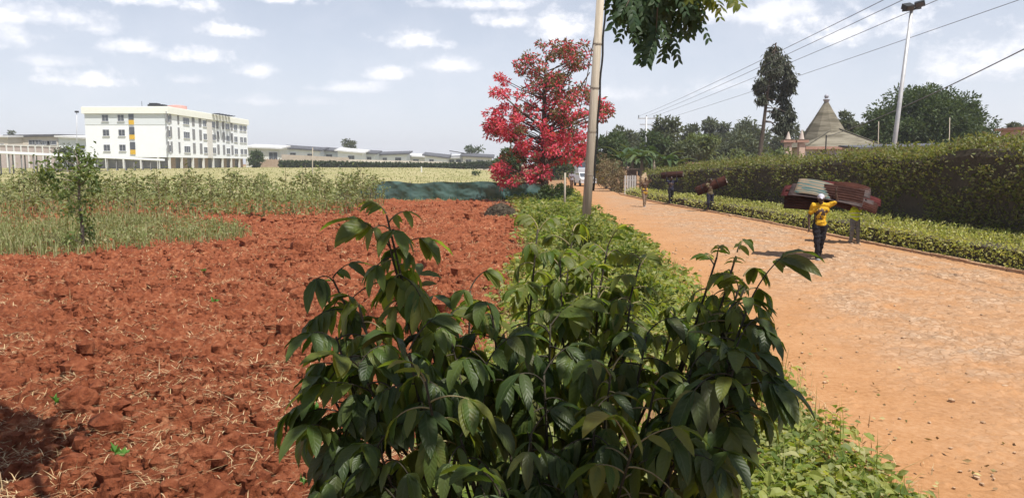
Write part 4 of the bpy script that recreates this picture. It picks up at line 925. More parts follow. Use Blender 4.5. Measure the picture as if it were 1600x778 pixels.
# dry bush and bushes by the bend
tree_at('dry_bush', 'dry brown tangled bush on the road bend beside the picket gate', 957, 246, 68, 58, 'dome', .02, LM_DRYB, 34, 2600, .17, 131, cat='bush', crad=.15)
tree_at('dry_bush', 'taller reddish dry bush behind the wooden pole', 948, 233, 74, 36, 'dome', .05, LM_DRYB, 24, 1500, .18, 132, cat='bush', crad=.16)

# red flowering tree
LM_RED = leafmat('red_blossom', [(.60, .05, .10), (.74, .09, .17), (.80, .2, .26), (.66, .07, .17)], .45, .6, tmul=.8)
LM_OLIVE = leafmat('olive_brown_leaf', [(.11, .10, .04), (.17, .15, .06), (.2, .13, .065), (.10, .12, .045)], .3, .6, tmul=1)
def red_tree():
    Y = 47.0; R = np.random.default_rng(17); g = at(851, 319, Y); root = thing('flame_tree', 'tall flame tree covered in red blossom beside the road', 'tree', (g.x, Y, 0)); k = F / Y
    m = MB(); z = lambda py: at(0, py, Y).z; xx = lambda px: at(px, 200, Y).x - g.x
    tk = [(0, 0, -.1), (-.02, 0, z(280)), (xx(851), 0, z(230)), (xx(850), .05, z(180)), (xx(851), 0, z(130)), (xx(853), 0, z(85))]; m.tube(tk, [.30, .22, .19, .14, .09, .03], 9); tk = np.array(tk)
    blos, leav = MB(), MB()
    C = []
    def crown_half(py):                                            # half widths left/right of the trunk in photo pixels
        return np.interp(py, [64, 80, 110, 125, 140, 160, 175, 200, 225, 260, 285, 300], [4, 24, 50, 76, 74, 60, 84, 90, 62, 74, 76, 62]), np.interp(py, [64, 70, 90, 115, 140, 165, 185, 200, 230, 260, 285], [44, 64, 70, 44, 58, 100, 98, 62, 64, 56, 36])
    while len(C) < 215:
        py = R.uniform(66, 284) if R.uniform() > .25 else R.uniform(180, 280); l_, r_ = crown_half(py); px = R.uniform(-l_, r_); dp = R.uniform(-1, 1) * math.sqrt(max(0, 1 - (px / max(l_, r_)) ** 2)) * 2.6
        if abs(px) < 12 and abs(dp) < .8 and R.uniform() < .5: continue
        if py > 252 and px > 5: continue
        if R.uniform() > .2 and fbm(np.array([px / 26.]), np.array([py / 26.]), 5)[0] < .47: continue
        C.append((px / k, dp, z(py), py, px))
    extra = [(92, 172), (98, 178), (84, 184), (95, 168), (-84, 196), (-86, 208), (-74, 190), (-70, 120), (-62, 128), (58, 70), (66, 84), (-72, 200), (-80, 190), (88, 170), (80, 165), (-62, 288), (-48, 282), (40, 75), (30, 85), (-40, 205), (-76, 145), (62, 100)]
    for (px, py) in extra: C.append((px / k, R.uniform(-.6, .6), z(py), py, px))
    for (cx, cy, cz, py, px) in C:
        c = np.array((cx, cy, cz)); zt_ = np.clip(cz - .15 - .35 * math.hypot(cx, cy), 1.4, 9.2); s = np.array([np.interp(zt_, tk[:, 2], tk[:, j]) for j in range(3)])
        if R.uniform() < .6: m.tube([s, (s + c) / 2 + R.normal(0, .12, 3), c], [.045, .03, .01], 5, caps=False)
        red = .93 if py > 185 else (.34 + .35 * (py > 150)); red = 1.0 if px < -40 and py > 105 else red
        n = int(84); rad = R.uniform(.22, .46); u = unit(R.normal(size=(n, 3))) * (R.uniform(0, 1, (n, 1)) ** .5) * rad * (1.2, 1.2, .85); P = c + u; D = unit(u) + R.normal(0, .6, (n, 3)) + (0, 0, -.25)
        isr = R.uniform(size=n) < (red * .9 if R.uniform() < .85 else .15)
        if isr.any(): kites(blos, P[isr], D[isr], R.uniform(.13, .28, isr.sum()), .11, R=R)
        k2 = ~isr
        if red < .9: k2 &= R.uniform(size=n) < .75
        if k2.any(): kites(leav, P[k2], D[k2], R.uniform(.14, .3, k2.sum()), .1, R=R)
    for (a, b_) in (((851, 215), (918, 115)), ((852, 190), (895, 92)), ((850, 200), (786, 150))):
        A, B = np.array(((a[0] - 851) / k, 0, z(a[1]))), np.array(((b_[0] - 851) / k, -.5, z(b_[1]))); m.tube([A, (A + B) / 2 - (0, 0, .15), B], [.1, .07, .03], 6, caps=False)
    m.obj('trunk', BARK, root, True); leav.obj('crown', LM_OLIVE, root); blos.obj('blossom', LM_RED, root)
red_tree()
LM_BUSH = leafmat('bush_leaf', [(.045, .085, .025), (.08, .13, .035), (.12, .17, .05)], .35, .5)
tree_at('bush', 'dark leafy bush round the foot of the flame tree', 862, 283, 43.5, 44, 'dome', .0, LM_MID, 40, 2600, .15, 141, cat='bush', crad=.16)
tree_at('bush', 'green bush right of the flame tree on the road edge', 884, 290, 46, 30, 'dome', .0, LM_BUSH, 24, 1400, .14, 142, cat='bush', crad=.18)
for i, (px, yt_, Y, w, lab) in enumerate([(838, 335, 27, 40, 'low bright bush on the verge left of the wooden pole'), (875, 322, 30, 60, 'leafy green bush on the verge behind the wooden pole'), (955, 352, 22, 50, 'low bush on the road side of the wooden pole'),
        (902, 336, 18.6, 84, 'leafy pale green bush hiding the foot of the wooden pole'), (934, 346, 18.9, 66, 'smaller pale green bush between the pole foot and the road'), (985, 385, 16, 56, 'pale green weedy bush on the verge right of the wooden pole'), (1015, 425, 12, 70, 'yellowish weedy bush close to the road edge')]):
    tree_at('verge_bush', lab, px, yt_, Y, w, 'dome', .0, LM_VERGE, 34, 2200, .1 + Y * .001, 150 + i, cat='bush', crad=.17)

# young tree in the weeds at the left
def young_tree():
    Y = 21.0; g = at(130, 398, Y); R = np.random.default_rng(21); root = thing('young_tree', 'slim young tree with sparse leaves among the weeds at the left', 'tree', (g.x, Y, .02)); m = MB(); cb = MB(); z = lambda py: at(0, py, Y).z; k = F / Y
    tp = np.array([(0, 0, -.1), (.02, 0, z(360)), (-.02, 0, z(310)), (.03, 0, z(262)), (-.05, 0, z(236))]); m.tube(tp, [.055, .045, .035, .025, .01], 7)
    for (px, py) in [(-8, 240), (0, 250), (14, 256), (-24, 252), (-40, 262), (22, 246), (-14, 266), (10, 272), (30, 268), (-30, 278), (-4, 285), (16, 292), (-18, 300), (8, 315), (-10, 330), (9, 340), (24, 282), (-48, 270), (-34, 292), (6, 362), (-8, 372), (2, 386)]:
        c = np.array((px / k, R.uniform(-.4, .4), z(py))); s = np.array([np.interp(c[2] - .15, tp[:, 2], tp[:, j]) for j in range(3)]); m.tube([s, (s + c) / 2, c], [.014, .01, .005], 5, caps=False); n = 44
        P = c + R.normal(0, .12, (n, 3)); D = R.normal(0, .7, (n, 3)) + (0, 0, -.2); kites(cb, P, D, R.uniform(.1, .2, n), R.uniform(.05, .09, n), R=R)
    m.obj('trunk', BARK_PALE, root, True); cb.obj('crown', leafmat('young_leaf', [(.06, .10, .03), (.11, .16, .045), (.18, .22, .08)], .4, .5), root)
young_tree()

# ------------------------------------------------------------------ poles and wires
pr, ptop = pole('utility_pole', 'leaning weathered wooden utility pole on the verge', 912.5, 395, 938, 0, 20.0, .125, .10, GREY_WOOD, 'utility pole')
d_ = ptop.normalized(); m = MB(); ex = ptop + d_ * 1.6; m.tube([tuple(ptop - d_ * .05), tuple(ex)], [.10, .095], 10); m.obj('pole_top', GREY_WOOD, pr, True)
m = MB(); cps = []
for k in range(24):
    f = .30 + .72 * k / 23; p = Vector((0, 0, 0)).lerp(ptop, f) + Vector((.135 + .012 * math.sin(k * 1.3), -.03, 0)); cps.append(p)
m.tube(cps, .028, 6); m.obj('cable', BLACK_CABLE, pr, True)
m = MB()
for k in range(5): f = .2 + .16 * k; p = ptop * f; m.tube([tuple(p - d_ * .02), tuple(p + d_ * .02)], .128 - .02 * f, 12)
m.obj('band', mat('rusty_band', (.2, .17, .14), (.3, .26, .2), 8, .7), pr)
m = MB(); p0 = Vector(pr.location) + ptop * 1.0; p1 = at(899, 195, 30); m.tube([p0.lerp(p1, t) + Vector((0, 0, -.35 * math.sin(math.pi * t))) for t in np.linspace(0, 1, 14)] + [Vector((p1.x - .1, 34, 2.2))], .014, 5); o = m.obj('stay_wire', WIRE, None, True); tag(o, 'thin slack wire running down from the wooden pole to the flame tree', 'wire')
pole('slim_post', 'slim bare wooden post beside the flame tree on the verge', 882, 330, 883, 270, 41, .06, .05, GREY_WOOD, 'post')
# distant power pole with cross-arms
fp, ft = pole('power_pole', 'distant power pole with two cross arms above the banana plants', 1008.5, 262, 1010, 182, 92, .14, .1, STEEL, 'power pole'); m = MB()
for dz, w in ((-.25, 2.0), (-.95, 1.5)): m = MB(); m.box((ft.x, ft.y, ft.z + dz), (w, .1, .12)); ca = m.obj('cross_arm', STEEL, fp)
for s in (-.9, 0, .9): m = MB(); m.tube([(ft.x + s, ft.y, ft.z - .2), (ft.x + s, ft.y, ft.z + .12)], .05, 6); m.obj('insulator', DARK, fp)
def wire(label, pts, r=.013, sag=.3):
    """pts: 3-D points joined by slightly sagging spans"""
    P = []
    for a, b in zip(pts[:-1], pts[1:]):
        for t in np.linspace(0, 1, 24): P.append(Vector(a).lerp(Vector(b), t) + Vector((0, 0, -sag * 4 * t * (1 - t))))
    m = MB(); m.tube(P, r, 5); o = m.obj('overhead_wire', WIRE, None, True); tag(o, label, 'wire', 'overhead wires on the right'); return o
fw = Vector(fp.location) + ft
for (px, py, dx, dz, lab) in ((1378, -6, -.9, 0, 'uppermost overhead wire crossing to the top edge left of the lamp pole'), (1408, -6, 0, 0, 'second overhead wire from the top, ending left of the lamp pole'), (1462, -6, .9, 0, 'overhead wire passing just behind the floodlight head'), (1640, -24, .7, -.75, 'lower overhead wire crossing the lamp pole at mid height')):
    n0 = at(px, py, 26); e = fw + Vector((dx, 0, dz)); wire(lab, [e, n0 + (n0 - e) * .25], .012, .25)
hp = at(1291, 214, Yh - 6)
e0 = at(1640, 49, 24); wire('thick black service cable running from the right edge down to the house', [hp, e0 + (e0 - hp) * .15], .022, .35)
m = MB(); m.tube([(0, 0, 0), (0, 0, hp.z + .15)], .05, 6); o = m.obj('service_post', DARK); o.location = (hp.x, hp.y, 0); tag(o, 'short dark service post in front of the pointed roof house', 'post')
for i, (px, yt_, lab) in enumerate(((1372, 190, 'thin pale pole left of the lamp pole before the big tree'), (1483, 184, 'thin pale pole before the right part of the big tree'))):
    pole('thin_pole', lab, px, 232, px + 1, yt_, 60, .035, .03, GREY_WOOD, 'pole')
# floodlight pole
lp, lt = pole('floodlight_pole', 'leaning grey floodlight pole behind the tall hedge', 1397, 228, 1424.5, 16, 30.0, .105, .06, STEEL, 'lamp pole'); m = MB()
m.box((lt.x, lt.y, lt.z + .02), (.7, .07, .07), 0, tilt=Matrix.Rotation(-.15, 3, 'Y')); m.obj('bracket', DARK, lp)
for s, rz, tl in ((-.17, .3, .5), (.27, -.5, .35)):
    m = MB(); T = Matrix.Rotation(tl, 3, 'X') @ Matrix.Rotation(-.2, 3, 'Y'); c = Vector((lt.x + s, lt.y - .05, lt.z + .14 + s * .25)); m.box(c, (.34, .30, .2), rz, tilt=T); h = m.obj('floodlight', DARK, lp)
    g = MB(); g.box(c + Matrix.Rotation(rz, 3, 'Z') @ T @ Vector((0, -.155, 0)), (.28, .012, .15), rz, tilt=T); g.obj('lens', GLASS, h)

# ------------------------------------------------------------------ people
SKIN = mat('dark_brown_skin', (.055, .028, .017), (.075, .04, .026), 8, .55, spec=.4)
def cloth(name, c, c2=None): return mat(name, c, c2 or tuple(x * .7 for x in c), 9, .9, .5, 22)
YEL, BLK, NEON, JEANS = cloth('yellow_jersey', (.62, .36, .02)), cloth('black_trouser_cloth', (.018, .017, .022)), cloth('neon_vest', (.55, .72, .04)), cloth('grey_jeans', (.10, .105, .10), (.17, .17, .165))
KHAKI, BROWNC, NAVY, OCHRE, SACK = cloth('khaki_cloth', (.16, .125, .07)), cloth('brown_cloth', (.12, .07, .045)), cloth('navy_cloth', (.03, .03, .055)), cloth('ochre_cloth', (.5, .30, .04)), cloth('sack_cloth', (.34, .24, .15), (.45, .34, .22))
CAPW, SHOE, SHOET, REFL = cloth('pale_cap_cloth', (.55, .53, .6)), mat('grey_shoe', (.2, .19, .19), (.34, .33, .33), 9, .7), mat('tan_shoe', (.38, .25, .17), (.45, .32, .22), 9, .8), mat('silver_reflective_strip', (.6, .6, .55), rough=.4)

def remesh(mb, name, m, parent, vox=.014, sm=3):
    me = mb.mesh(name + '_raw', [m]); o = bpy.data.objects.new(name, me); COL.objects.link(o)
    r = o.modifiers.new('r', 'REMESH'); r.mode = 'VOXEL'; r.voxel_size = vox; r.use_smooth_shade = True
    s = o.modifiers.new('s', 'SMOOTH'); s.iterations = sm; s.factor = .5
    dg = bpy.context.evaluated_depsgraph_get(); dg.update(); new = bpy.data.meshes.new_from_object(o.evaluated_get(dg)); o.modifiers.clear(); o.data = new
    new.materials.clear(); new.materials.append(m); new.polygons.foreach_set('use_smooth', np.ones(len(new.polygons), bool)); bpy.data.meshes.remove(me)
    if name in ('shirt', 'trousers', 'vest', 'cloth'):               # cloth creases
        n = len(new.vertices); c = np.empty(n * 3); nn_ = np.empty(n * 3); new.vertices.foreach_get('co', c); new.vertices.foreach_get('normal', nn_); c, nn_ = c.reshape(-1, 3), nn_.reshape(-1, 3)
        f = fbm(c[:, 0] * 9 + c[:, 2] * 14, c[:, 2] * 11 - c[:, 0] * 13 + c[:, 1] * 9, 7, 3) - .5; new.vertices.foreach_set('co', (c + nn_ * (f * .042)[:, None]).ravel()); new.update()
    o.parent = parent; return o

def hand(mb, wrist, dirv, side, palm_n=(0, -1, 0), curl=.5):
    """palm and five fingers; side = direction of the thumb"""
    w, d = Vector(wrist), Vector(dirv).normalized(); s = Vector(side); s = (s - d * s.dot(d)).normalized(); n = d.cross(s)
    mb.capsule(w, .026, w + d * .05 + s * .018, .02, 8); mb.capsule(w + d * .02, .024, w + d * .085 - s * .012, .021, 8); mb.capsule(w + d * .06 + s * .02, .019, w + d * .085 + s * .022, .014, 8)
    for k, (off, L) in enumerate(((.028, .07), (.009, .078), (-.01, .072), (-.028, .056))):
        a = w + d * .085 + s * off; b = a + (d * .9 + n * curl * .5).normalized() * L * .5; c = b + (d * .6 + n * curl * 1.2).normalized() * L * .5
        mb.capsule(a, .0105, b, .0095, 6); mb.capsule(b, .0095, c, .008, 6)
    a = w + d * .03 + s * .024; b = a + (d * .6 + s * .8).normalized() * .04; mb.capsule(a, .013, b, .011, 6); mb.capsule(b, .011, b + (d * .9 + s * .2 + n * .3).normalized() * .032, .009, 6)

def person(name, label, loc, rz, J, top, bottom, shoe, sleeves=.5, hat=None, hatmat=None, vest=None, legcover=1.0, H=1.0):
    """J: joints in metres for a 1.72 m figure facing -y. One body surface; clothes are children."""
    root = thing('person', label, 'person', loc, rz, None); root.scale = (H,) * 3; V = Vector
    j = {k: V(v) for k, v in J.items()}; b = MB()
    hd, nk = j['head'], j['neck']; f = j.get('face', V((0, -1, 0))).normalized()
    b.ball(hd + V((0, .008, .02)), (.077, .095, .10), 14); b.capsule(hd + V((0, -.02, -.045)) , .058, hd + f * .035 + V((0, 0, -.085)), .036, 10)
    b.capsule(nk + V((0, .01, -.05)), .062, hd + V((0, .012, -.06)), .054, 10)
    b.capsule(hd + f * .088 + V((0, 0, .012)), .011, hd + f * .106 + V((0, 0, -.022)), .016, 8)           # nose
    b.capsule(hd + f * .082 + V((-.03, 0, .03)), .011, hd + f * .082 + V((.03, 0, .03)), .011, 6)         # brow
    b.capsule(hd + f * .084 + V((-.02, 0, -.058)), .0095, hd + f * .084 + V((.02, 0, -.058)), .0095, 6)     # lips
    for s in (-1, 1): b.capsule(hd + V((s * .078, .012, .015)), .015, hd + V((s * .08, .012, -.02)), .011, 6)
    ch = (j['sl'] + j['sr']) / 2; hp = (j['hl'] + j['hr']) / 2
    b.capsule(hp + V((0, 0, .02)), .115, ch + V((0, 0, -.16)), .125, 12); b.capsule(ch + V((-.09, 0, -.13)), .10, ch + V((.09, 0, -.13)), .10, 10); b.capsule(j['sl'], .055, j['sr'], .055, 10)
    for s in 'lr':
        b.capsule(j['s' + s], .056, j['e' + s], .041, 10); b.capsule(j['e' + s], .041, j['w' + s], .027, 10)
        hand(b, j['w' + s], j['w' + s] - j['e' + s] if 'd' + s not in j else j['d' + s], V((0, -1, 0)) if abs((j['w' + s] - j['e' + s]).normalized().y) < .8 else V((1 if s == 'l' else -1, 0, 0)))
        b.capsule(j['h' + s], .088, j['k' + s], .054, 10); b.capsule(j['k' + s] , .052, j['k' + s].lerp(j['a' + s], .35) + V((0, .012, 0)), .055, 10); b.capsule(j['k' + s].lerp(j['a' + s], .35), .053, j['a' + s], .036, 10)
        b.capsule(j['a' + s] + V((0, .03, -.045)), .036, j['a' + s] + V((0, -.13, -.055)), .028, 8)
    remesh(b, 'body', SKIN, root, .011, 2)
    ey = MB()
    for s in (-1, 1): ey.ball(hd + f * .083 + V((s * .032, 0, .008)), (.013, .008, .009), 8)
    ey.obj('eyes', mat('eye_dark', (.02, .015, .012), rough=.2) if 'eye_dark' not in bpy.data.materials else bpy.data.materials['eye_dark'], root, True)
    c = MB()                                                          # top
    c.capsule(hp + V((0, 0, .05)), .132, ch + V((0, .005, -.2)), .128, 14); c.capsule(ch + V((-.105, .01, -.12)), .103, ch + V((.105, .01, -.12)), .103, 12); c.capsule(j['sl'], .07, j['sr'], .07, 10); c.capsule(ch + V((0, 0, .0)), .07, ch + V((0, .01, .05)), .064, 10)
    c.capsule(hp + V((-.05, 0, -.0)), .118, hp + V((.05, 0, -.0)), .118, 12)
    for s in 'lr':
        if sleeves > 0: c.capsule(j['s' + s], .074, j['s' + s].lerp(j['e' + s], min(1, sleeves * 1.5)), .06, 10)
        if sleeves > .8: c.capsule(j['e' + s], .056, j['w' + s].lerp(j['e' + s], .1), .042, 10)
    remesh(c, 'shirt', top, root, .014, 3)
    t = MB(); t.capsule(hp + V((-.055, 0, -.02)), .118, hp + V((.055, 0, -.02)), .118, 12)
    for s in 'lr':
        t.capsule(j['h' + s] + V((0, 0, -.02)), .102, j['k' + s], .074, 12)
        if legcover > .5: t.capsule(j['k' + s], .073, j['k' + s].lerp(j['a' + s], legcover * .95), .062, 12)
    remesh(t, 'trousers', bottom, root, .014, 3)
    if shoe:
        for s in 'lr':
            q = MB(); a = j['a' + s]; q.capsule(a + V((0, .035, -.04)), .046, a + V((0, -.02, -.045)), .045, 10); q.capsule(a + V((0, -.02, -.05)), .044, a + V((0, -.155, -.06)), .034, 10); q.box((a.x, a.y - .06, a.z - .085), (.085, .26, .018)); remesh(q, 'shoe', shoe, root, .012, 2)
    if hat == 'cap':
        q = MB(); q.ball(hd + V((0, .01, .045)), (.087, .105, .085), 14); q.capsule(hd + f * .07 + V((-.03, 0, .05)), .012, hd + f * .15 + V((-.02, 0, .035)), .008, 8); q.capsule(hd + f * .07 + V((.03, 0, .05)), .012, hd + f * .15 + V((.02, 0, .035)), .008, 8); q.capsule(hd + f * .08 + V((-.02, 0, .05)), .012, hd + f * .155 + V((.0, 0, .036)), .01, 8); remesh(q, 'cap', hatmat, root, .011, 2)
    elif hat == 'hair':
        q = MB(); q.ball(hd + V((0, .018, .035)), (.084, .098, .092), 14); remesh(q, 'hair', BLK, root, .011, 2)
    if vest:
        q = MB(); q.capsule(hp + V((0, 0, .06)), .15, ch + V((0, 0, -.17)), .157, 14); q.capsule(ch + V((-.10, 0, -.13)), .132, ch + V((.10, 0, -.13)), .132, 12); q.capsule(ch + V((-.14, 0, -.02)), .08, ch + V((.14, 0, -.02)), .08, 10); vo = remesh(q, 'vest', vest, root, .014, 3)
        for zz in (.13, .26): k = MB(); k.tube([hp + V((.158 * math.cos(a), .158 * math.sin(a), zz)) for a in np.linspace(0, 2 * math.pi, 25)], .014, 5); k.obj('reflective_strip', REFL, vo, True)
    return root

BASE = dict(hl=(-.09, 0, .92), hr=(.09, 0, .92), sl=(-.185, 0, 1.41), sr=(.185, 0, 1.41), neck=(0, 0, 1.48), head=(0, -.02, 1.6))
def pose(**k): d = dict(BASE); d.update(k); return d
# joints named l are at the left of the picture for a person facing the camera
RUST = mat('rusty_sheet', (.03, .012, .009), (.065, .025, .018), 2.2, .95, .4, 9, spec=.08)
RUST2 = mat('brown_rusty_sheet', (.024, .011, .009), (.055, .026, .02), 2.2, .95, .4, 9, spec=.08)
MAROON = mat('maroon_sheet', (.045, .012, .012), (.09, .024, .023), 3, .95, .3, 9, spec=.08)
TEAL = mat('striped_teal_tan_sheet', (.05, .10, .095), (.2, .15, .1), 2.2, .7, stretch=(.12, 9, 9), detail=2, lo=.44, hi=.5)
TANS = mat('tan_sheet', (.42, .33, .2), (.55, .46, .32), 4, .7)
DKS = mat('dark_sheet', (.03, .02, .02), (.07, .045, .04), 4, .7)
PALEIN = mat('pale_roll_inside', (.5, .42, .36), (.62, .54, .47), 5, .7)

def sheet_mb(L, W, arch=0.0, n=70, amp=.011, pitch=.076, th=.004, bend=0.0):
    """corrugated sheet, corrugations run along x; arch bends the width, bend the length"""
    nu, nv = 14, n; U, Vv = np.meshgrid(np.linspace(-.5, .5, nu), np.linspace(-.5, .5, nv), indexing='ij'); x = U * L; w = Vv * W; z = amp * np.sin(w / pitch * 2 * math.pi)
    if abs(arch) > 1e-3: a = Vv * arch; r = W / arch; y, z = (r + z) * np.sin(a), (r + z) * np.cos(a) - r
    else: y = w
    z = z - bend * (2 * U) ** 2
    top = np.stack([x, y, z], -1).reshape(-1, 3); bot = top - (0, 0, th); i = np.arange(nu * nv).reshape(nu, nv); q = np.stack([i[:-1, :-1], i[1:, :-1], i[1:, 1:], i[:-1, 1:]], -1).reshape(-1, 4)
    m = MB(); m.add(np.vstack([top, bot]), np.vstack([q, q[:, ::-1] + nu * nv]))
    e = [(i[k, 0], i[k + 1, 0]) for k in range(nu - 1)] + [(i[nu - 1, k], i[nu - 1, k + 1]) for k in range(nv - 1)] + [(i[k + 1, -1], i[k, -1]) for k in range(nu - 2, -1, -1)] + [(i[0, k + 1], i[0, k]) for k in range(nv - 2, -1, -1)]
    m.Q.append(np.array([(b, a, a + nu * nv, b + nu * nv) for a, b in e])); m.QM.append(np.zeros(len(e))); return m
def put_sheet(parent, L, W, arch, c, rx, ry, rz, m, bend=0.0):
    o = sheet_mb(L, W, arch, amp=random.uniform(.003, .008), pitch=random.uniform(.06, .09), bend=bend + random.uniform(0, .05)).obj('sheet', m, parent, True); o.location = c; o.rotation_euler = (math.radians(rx), math.radians(ry), math.radians(rz)); return o
def spiral_roll(parent, L, r, c, ry, rz, m, inner):
    mb = MB(); n = 60; t = np.linspace(0, 1, n); a = t * 2 * math.pi * 2.3; rr = r * (1 - .30 * t); x = np.linspace(-.5, .5, 26) * L; X, A = np.meshgrid(x, a, indexing='ij'); Rr = np.broadcast_to(rr, X.shape) + .010 * np.sin(X / .085 * 2 * math.pi) * 0 + .012 * np.sin(A * 9)
    V = np.stack([X + .06 * np.sin(A * .7), Rr * np.cos(A), Rr * np.sin(A)], -1).reshape(-1, 3); i = np.arange(26 * n).reshape(26, n); q = np.stack([i[:-1, :-1], i[:-1, 1:], i[1:, 1:], i[1:, :-1]], -1).reshape(-1, 4); mb.add(V, q); o = mb.obj('sheet', m, parent, True)
    k = MB(); k.tube([(L * .505, r * .55 * math.cos(b), r * .55 * math.sin(b)) for b in np.linspace(0, 5.8, 20)], .04, 6); k.tube([(-L * .3, 0, 0), (L * .5, 0, 0)], r * .5, 12); i_ = k.obj('inner_sheet', inner, parent, True)
    s = MB()
    for f in (-.28, .25): s.tube([(f * L, r * 1.03 * math.cos(b), r * 1.03 * math.sin(b)) for b in np.linspace(0, 6.29, 24)], .012, 5)
    w = s.obj('tie', BLACK_CABLE, parent, True)
    for ob in (o, i_, w): ob.location = c; ob.rotation_euler = (0, math.radians(ry), math.radians(rz))

g4 = gp(1279, 408.5)
p4 = person('person', 'person in yellow jersey, black trousers and pale cap carrying rusty sheets on the head', g4, -.08, pose(
    kl=(-.075, -.05, .49), al=(-.04, -.02, .1), kr=(.06, .02, .5), ar=(.03, .16, .11), el=(-.26, .05, 1.13), wl=(-.275, -.02, .87), er=(.37, -.05, 1.52), wr=(.33, -.07, 1.72), dr=(.0, .15, 1), head=(-.02, -.05, 1.575), face=(-.15, -1, -.2)), YEL, BLK, SHOE, .45, 'cap', CAPW)
m = MB(); m.tube([(.05 + .036 * math.cos(a), -.158 - .006 * math.sin(a), 1.22 + .042 * math.sin(a)) for a in np.linspace(.6, 5.2, 14)], .011, 5); m.tube([(.035, -.158, 1.18), (.06, -.162, 1.22), (.08, -.155, 1.255)], .009, 5); m.obj('jersey_emblem', DKS, p4, True)
m = MB(); m.tube([(-.155, -.03, 1.3), (-.155, -.05, 1.15), (-.15, -.05, .92)], .02, 6); m.obj('side_stripe', BLK, p4, True)
def bundle(label, c): return thing('sheet_bundle', label, 'sheet bundle', c)
b4 = bundle('wide bundle of rusty, maroon and teal striped sheets carried by the yellow jersey', (g4.x, g4.y, 1.66))
k4 = F / g4.y
def q4(px, py, dy=0.0): p = at(px, py, g4.y + dy); return (p.x - g4.x, p.y - g4.y, p.z - 1.66)
put_sheet(b4, 1.0, .52, .5, q4(1258, 312, .42), 74, 4, -24, RUST2, .02)
put_sheet(b4, 1.75, .62, .5, q4(1292, 300, .22), 28, 9, -26, DKS, .04)
put_sheet(b4, .95, .4, .45, q4(1318, 301, -.05), 60, 9, -22, RUST2, .03)
put_sheet(b4, .8, .36, .4, q4(1306, 311, .0), 62, 14, -22, RUST, .02)
put_sheet(b4, 1.45, .66, .6, q4(1270, 296, .5), 24, 4, -30, MAROON, .05)
put_sheet(b4, .95, .5, .4, q4(1275, 292, .25), 46, 11, -28, TEAL, .03)
put_sheet(b4, 1.5, .4, .5, q4(1305, 290, .45), 26, 8, -25, TANS, .04)
put_sheet(b4, 1.6, .7, .9, q4(1303, 285.5, .55), 12, 7, -26, MAROON, .05)
put_sheet(b4, .9, .55, 1.2, q4(1331, 292, .2), 30, 6, -20, DKS, .02)
put_sheet(b4, .85, .5, 1.1, q4(1332, 287, .32), 16, 8, -20, RUST, .03)
g5 = gp(1334, 382.5)
p5 = person('person', 'person in neon yellow vest and grey jeans bent under a bundle of sheets', g5, .1, pose(
    kl=(-.10, -.03, .49), al=(-.11, .04, .1), kr=(.10, -.06, .5), ar=(.13, -.05, .1), el=(-.36, -.06, 1.42), wl=(-.34, -.1, 1.58), er=(.36, -.06, 1.44), wr=(.33, -.1, 1.6), dl=(0, .1, 1), dr=(0, .1, 1), head=(0, -.1, 1.53), face=(0, -1, -.4)), KHAKI, JEANS, SHOET, .9, 'hair', None, NEON, H=.82)
b5 = bundle('smaller bundle of brown folded sheets over the neon vest carrier', (g5.x, g5.y, 1.6))
def q5(px, py, dy=0.0): p = at(px, py, g5.y + dy); return (p.x - g5.x, p.y - g5.y, p.z - 1.6)
put_sheet(b5, 1.2, .5, 1.4, q5(1336, 312, .05), 20, 12, -25, RUST2, .03)
put_sheet(b5, 1.1, .45, 1.8, q5(1342, 315, -.2), 30, 16, -20, RUST, .03)
put_sheet(b5, .7, .4, 2.2, q5(1352, 318, -.15), 10, -8, 15, RUST2, .02)
put_sheet(b5, 1.3, .6, 1.0, q5(1330, 307, .2), 12, 8, -25, DKS, .04)
put_sheet(b5, 1.2, .5, 1.5, q5(1345, 304, .25), 25, 10, -18, MAROON, .04)

g3 = gp(1109, 332)
p3 = person('person', 'person in khaki shirt and dark shorts lifting a slanting rusty roll', g3, .05, pose(
    kl=(-.09, -.04, .49), al=(-.09, .03, .1), kr=(.10, .02, .49), ar=(.10, -.02, .1), el=(-.33, -.1, 1.36), wl=(-.24, -.2, 1.56), er=(.33, -.1, 1.4), wr=(.26, -.16, 1.62), dl=(.1, .1, 1), dr=(0, .1, 1)), KHAKI, NAVY, SHOE, .6, 'hair', None, None, .55)
p = at(1112, 291, g3.y); b3 = thing('sheet_roll', 'long rusty roll of sheets slanting up to the right, pale at its open end', 'sheet roll', (p.x, g3.y + .12, p.z)); spiral_roll(b3, 1.5, .25, (0, 0, 0), -22, -18, RUST, PALEIN)
g2 = gp(1048, 321)
p2 = person('person', 'person in dark navy clothes hidden under a level brown roll', g2, -.05, pose(
    kl=(-.08, -.06, .49), al=(-.06, -.04, .1), kr=(.07, .05, .49), ar=(.05, .13, .11), el=(-.3, -.1, 1.4), wl=(-.28, -.16, 1.62), er=(.3, -.1, 1.42), wr=(.28, -.15, 1.64), dl=(0, .1, 1), dr=(0, .1, 1), head=(0, -.05, 1.57)), NAVY, BLK, SHOE, .9, 'hair')
p = at(1050, 289, g2.y); b2 = thing('sheet_roll', 'level brown roll of sheets carried on the navy dressed head', 'sheet roll', (p.x, g2.y + .1, max(p.z, 1.78))); spiral_roll(b2, 1.2, .2, (0, 0, 0), -4, -16, RUST2, PALEIN)
g1 = gp(1007, 324.5)
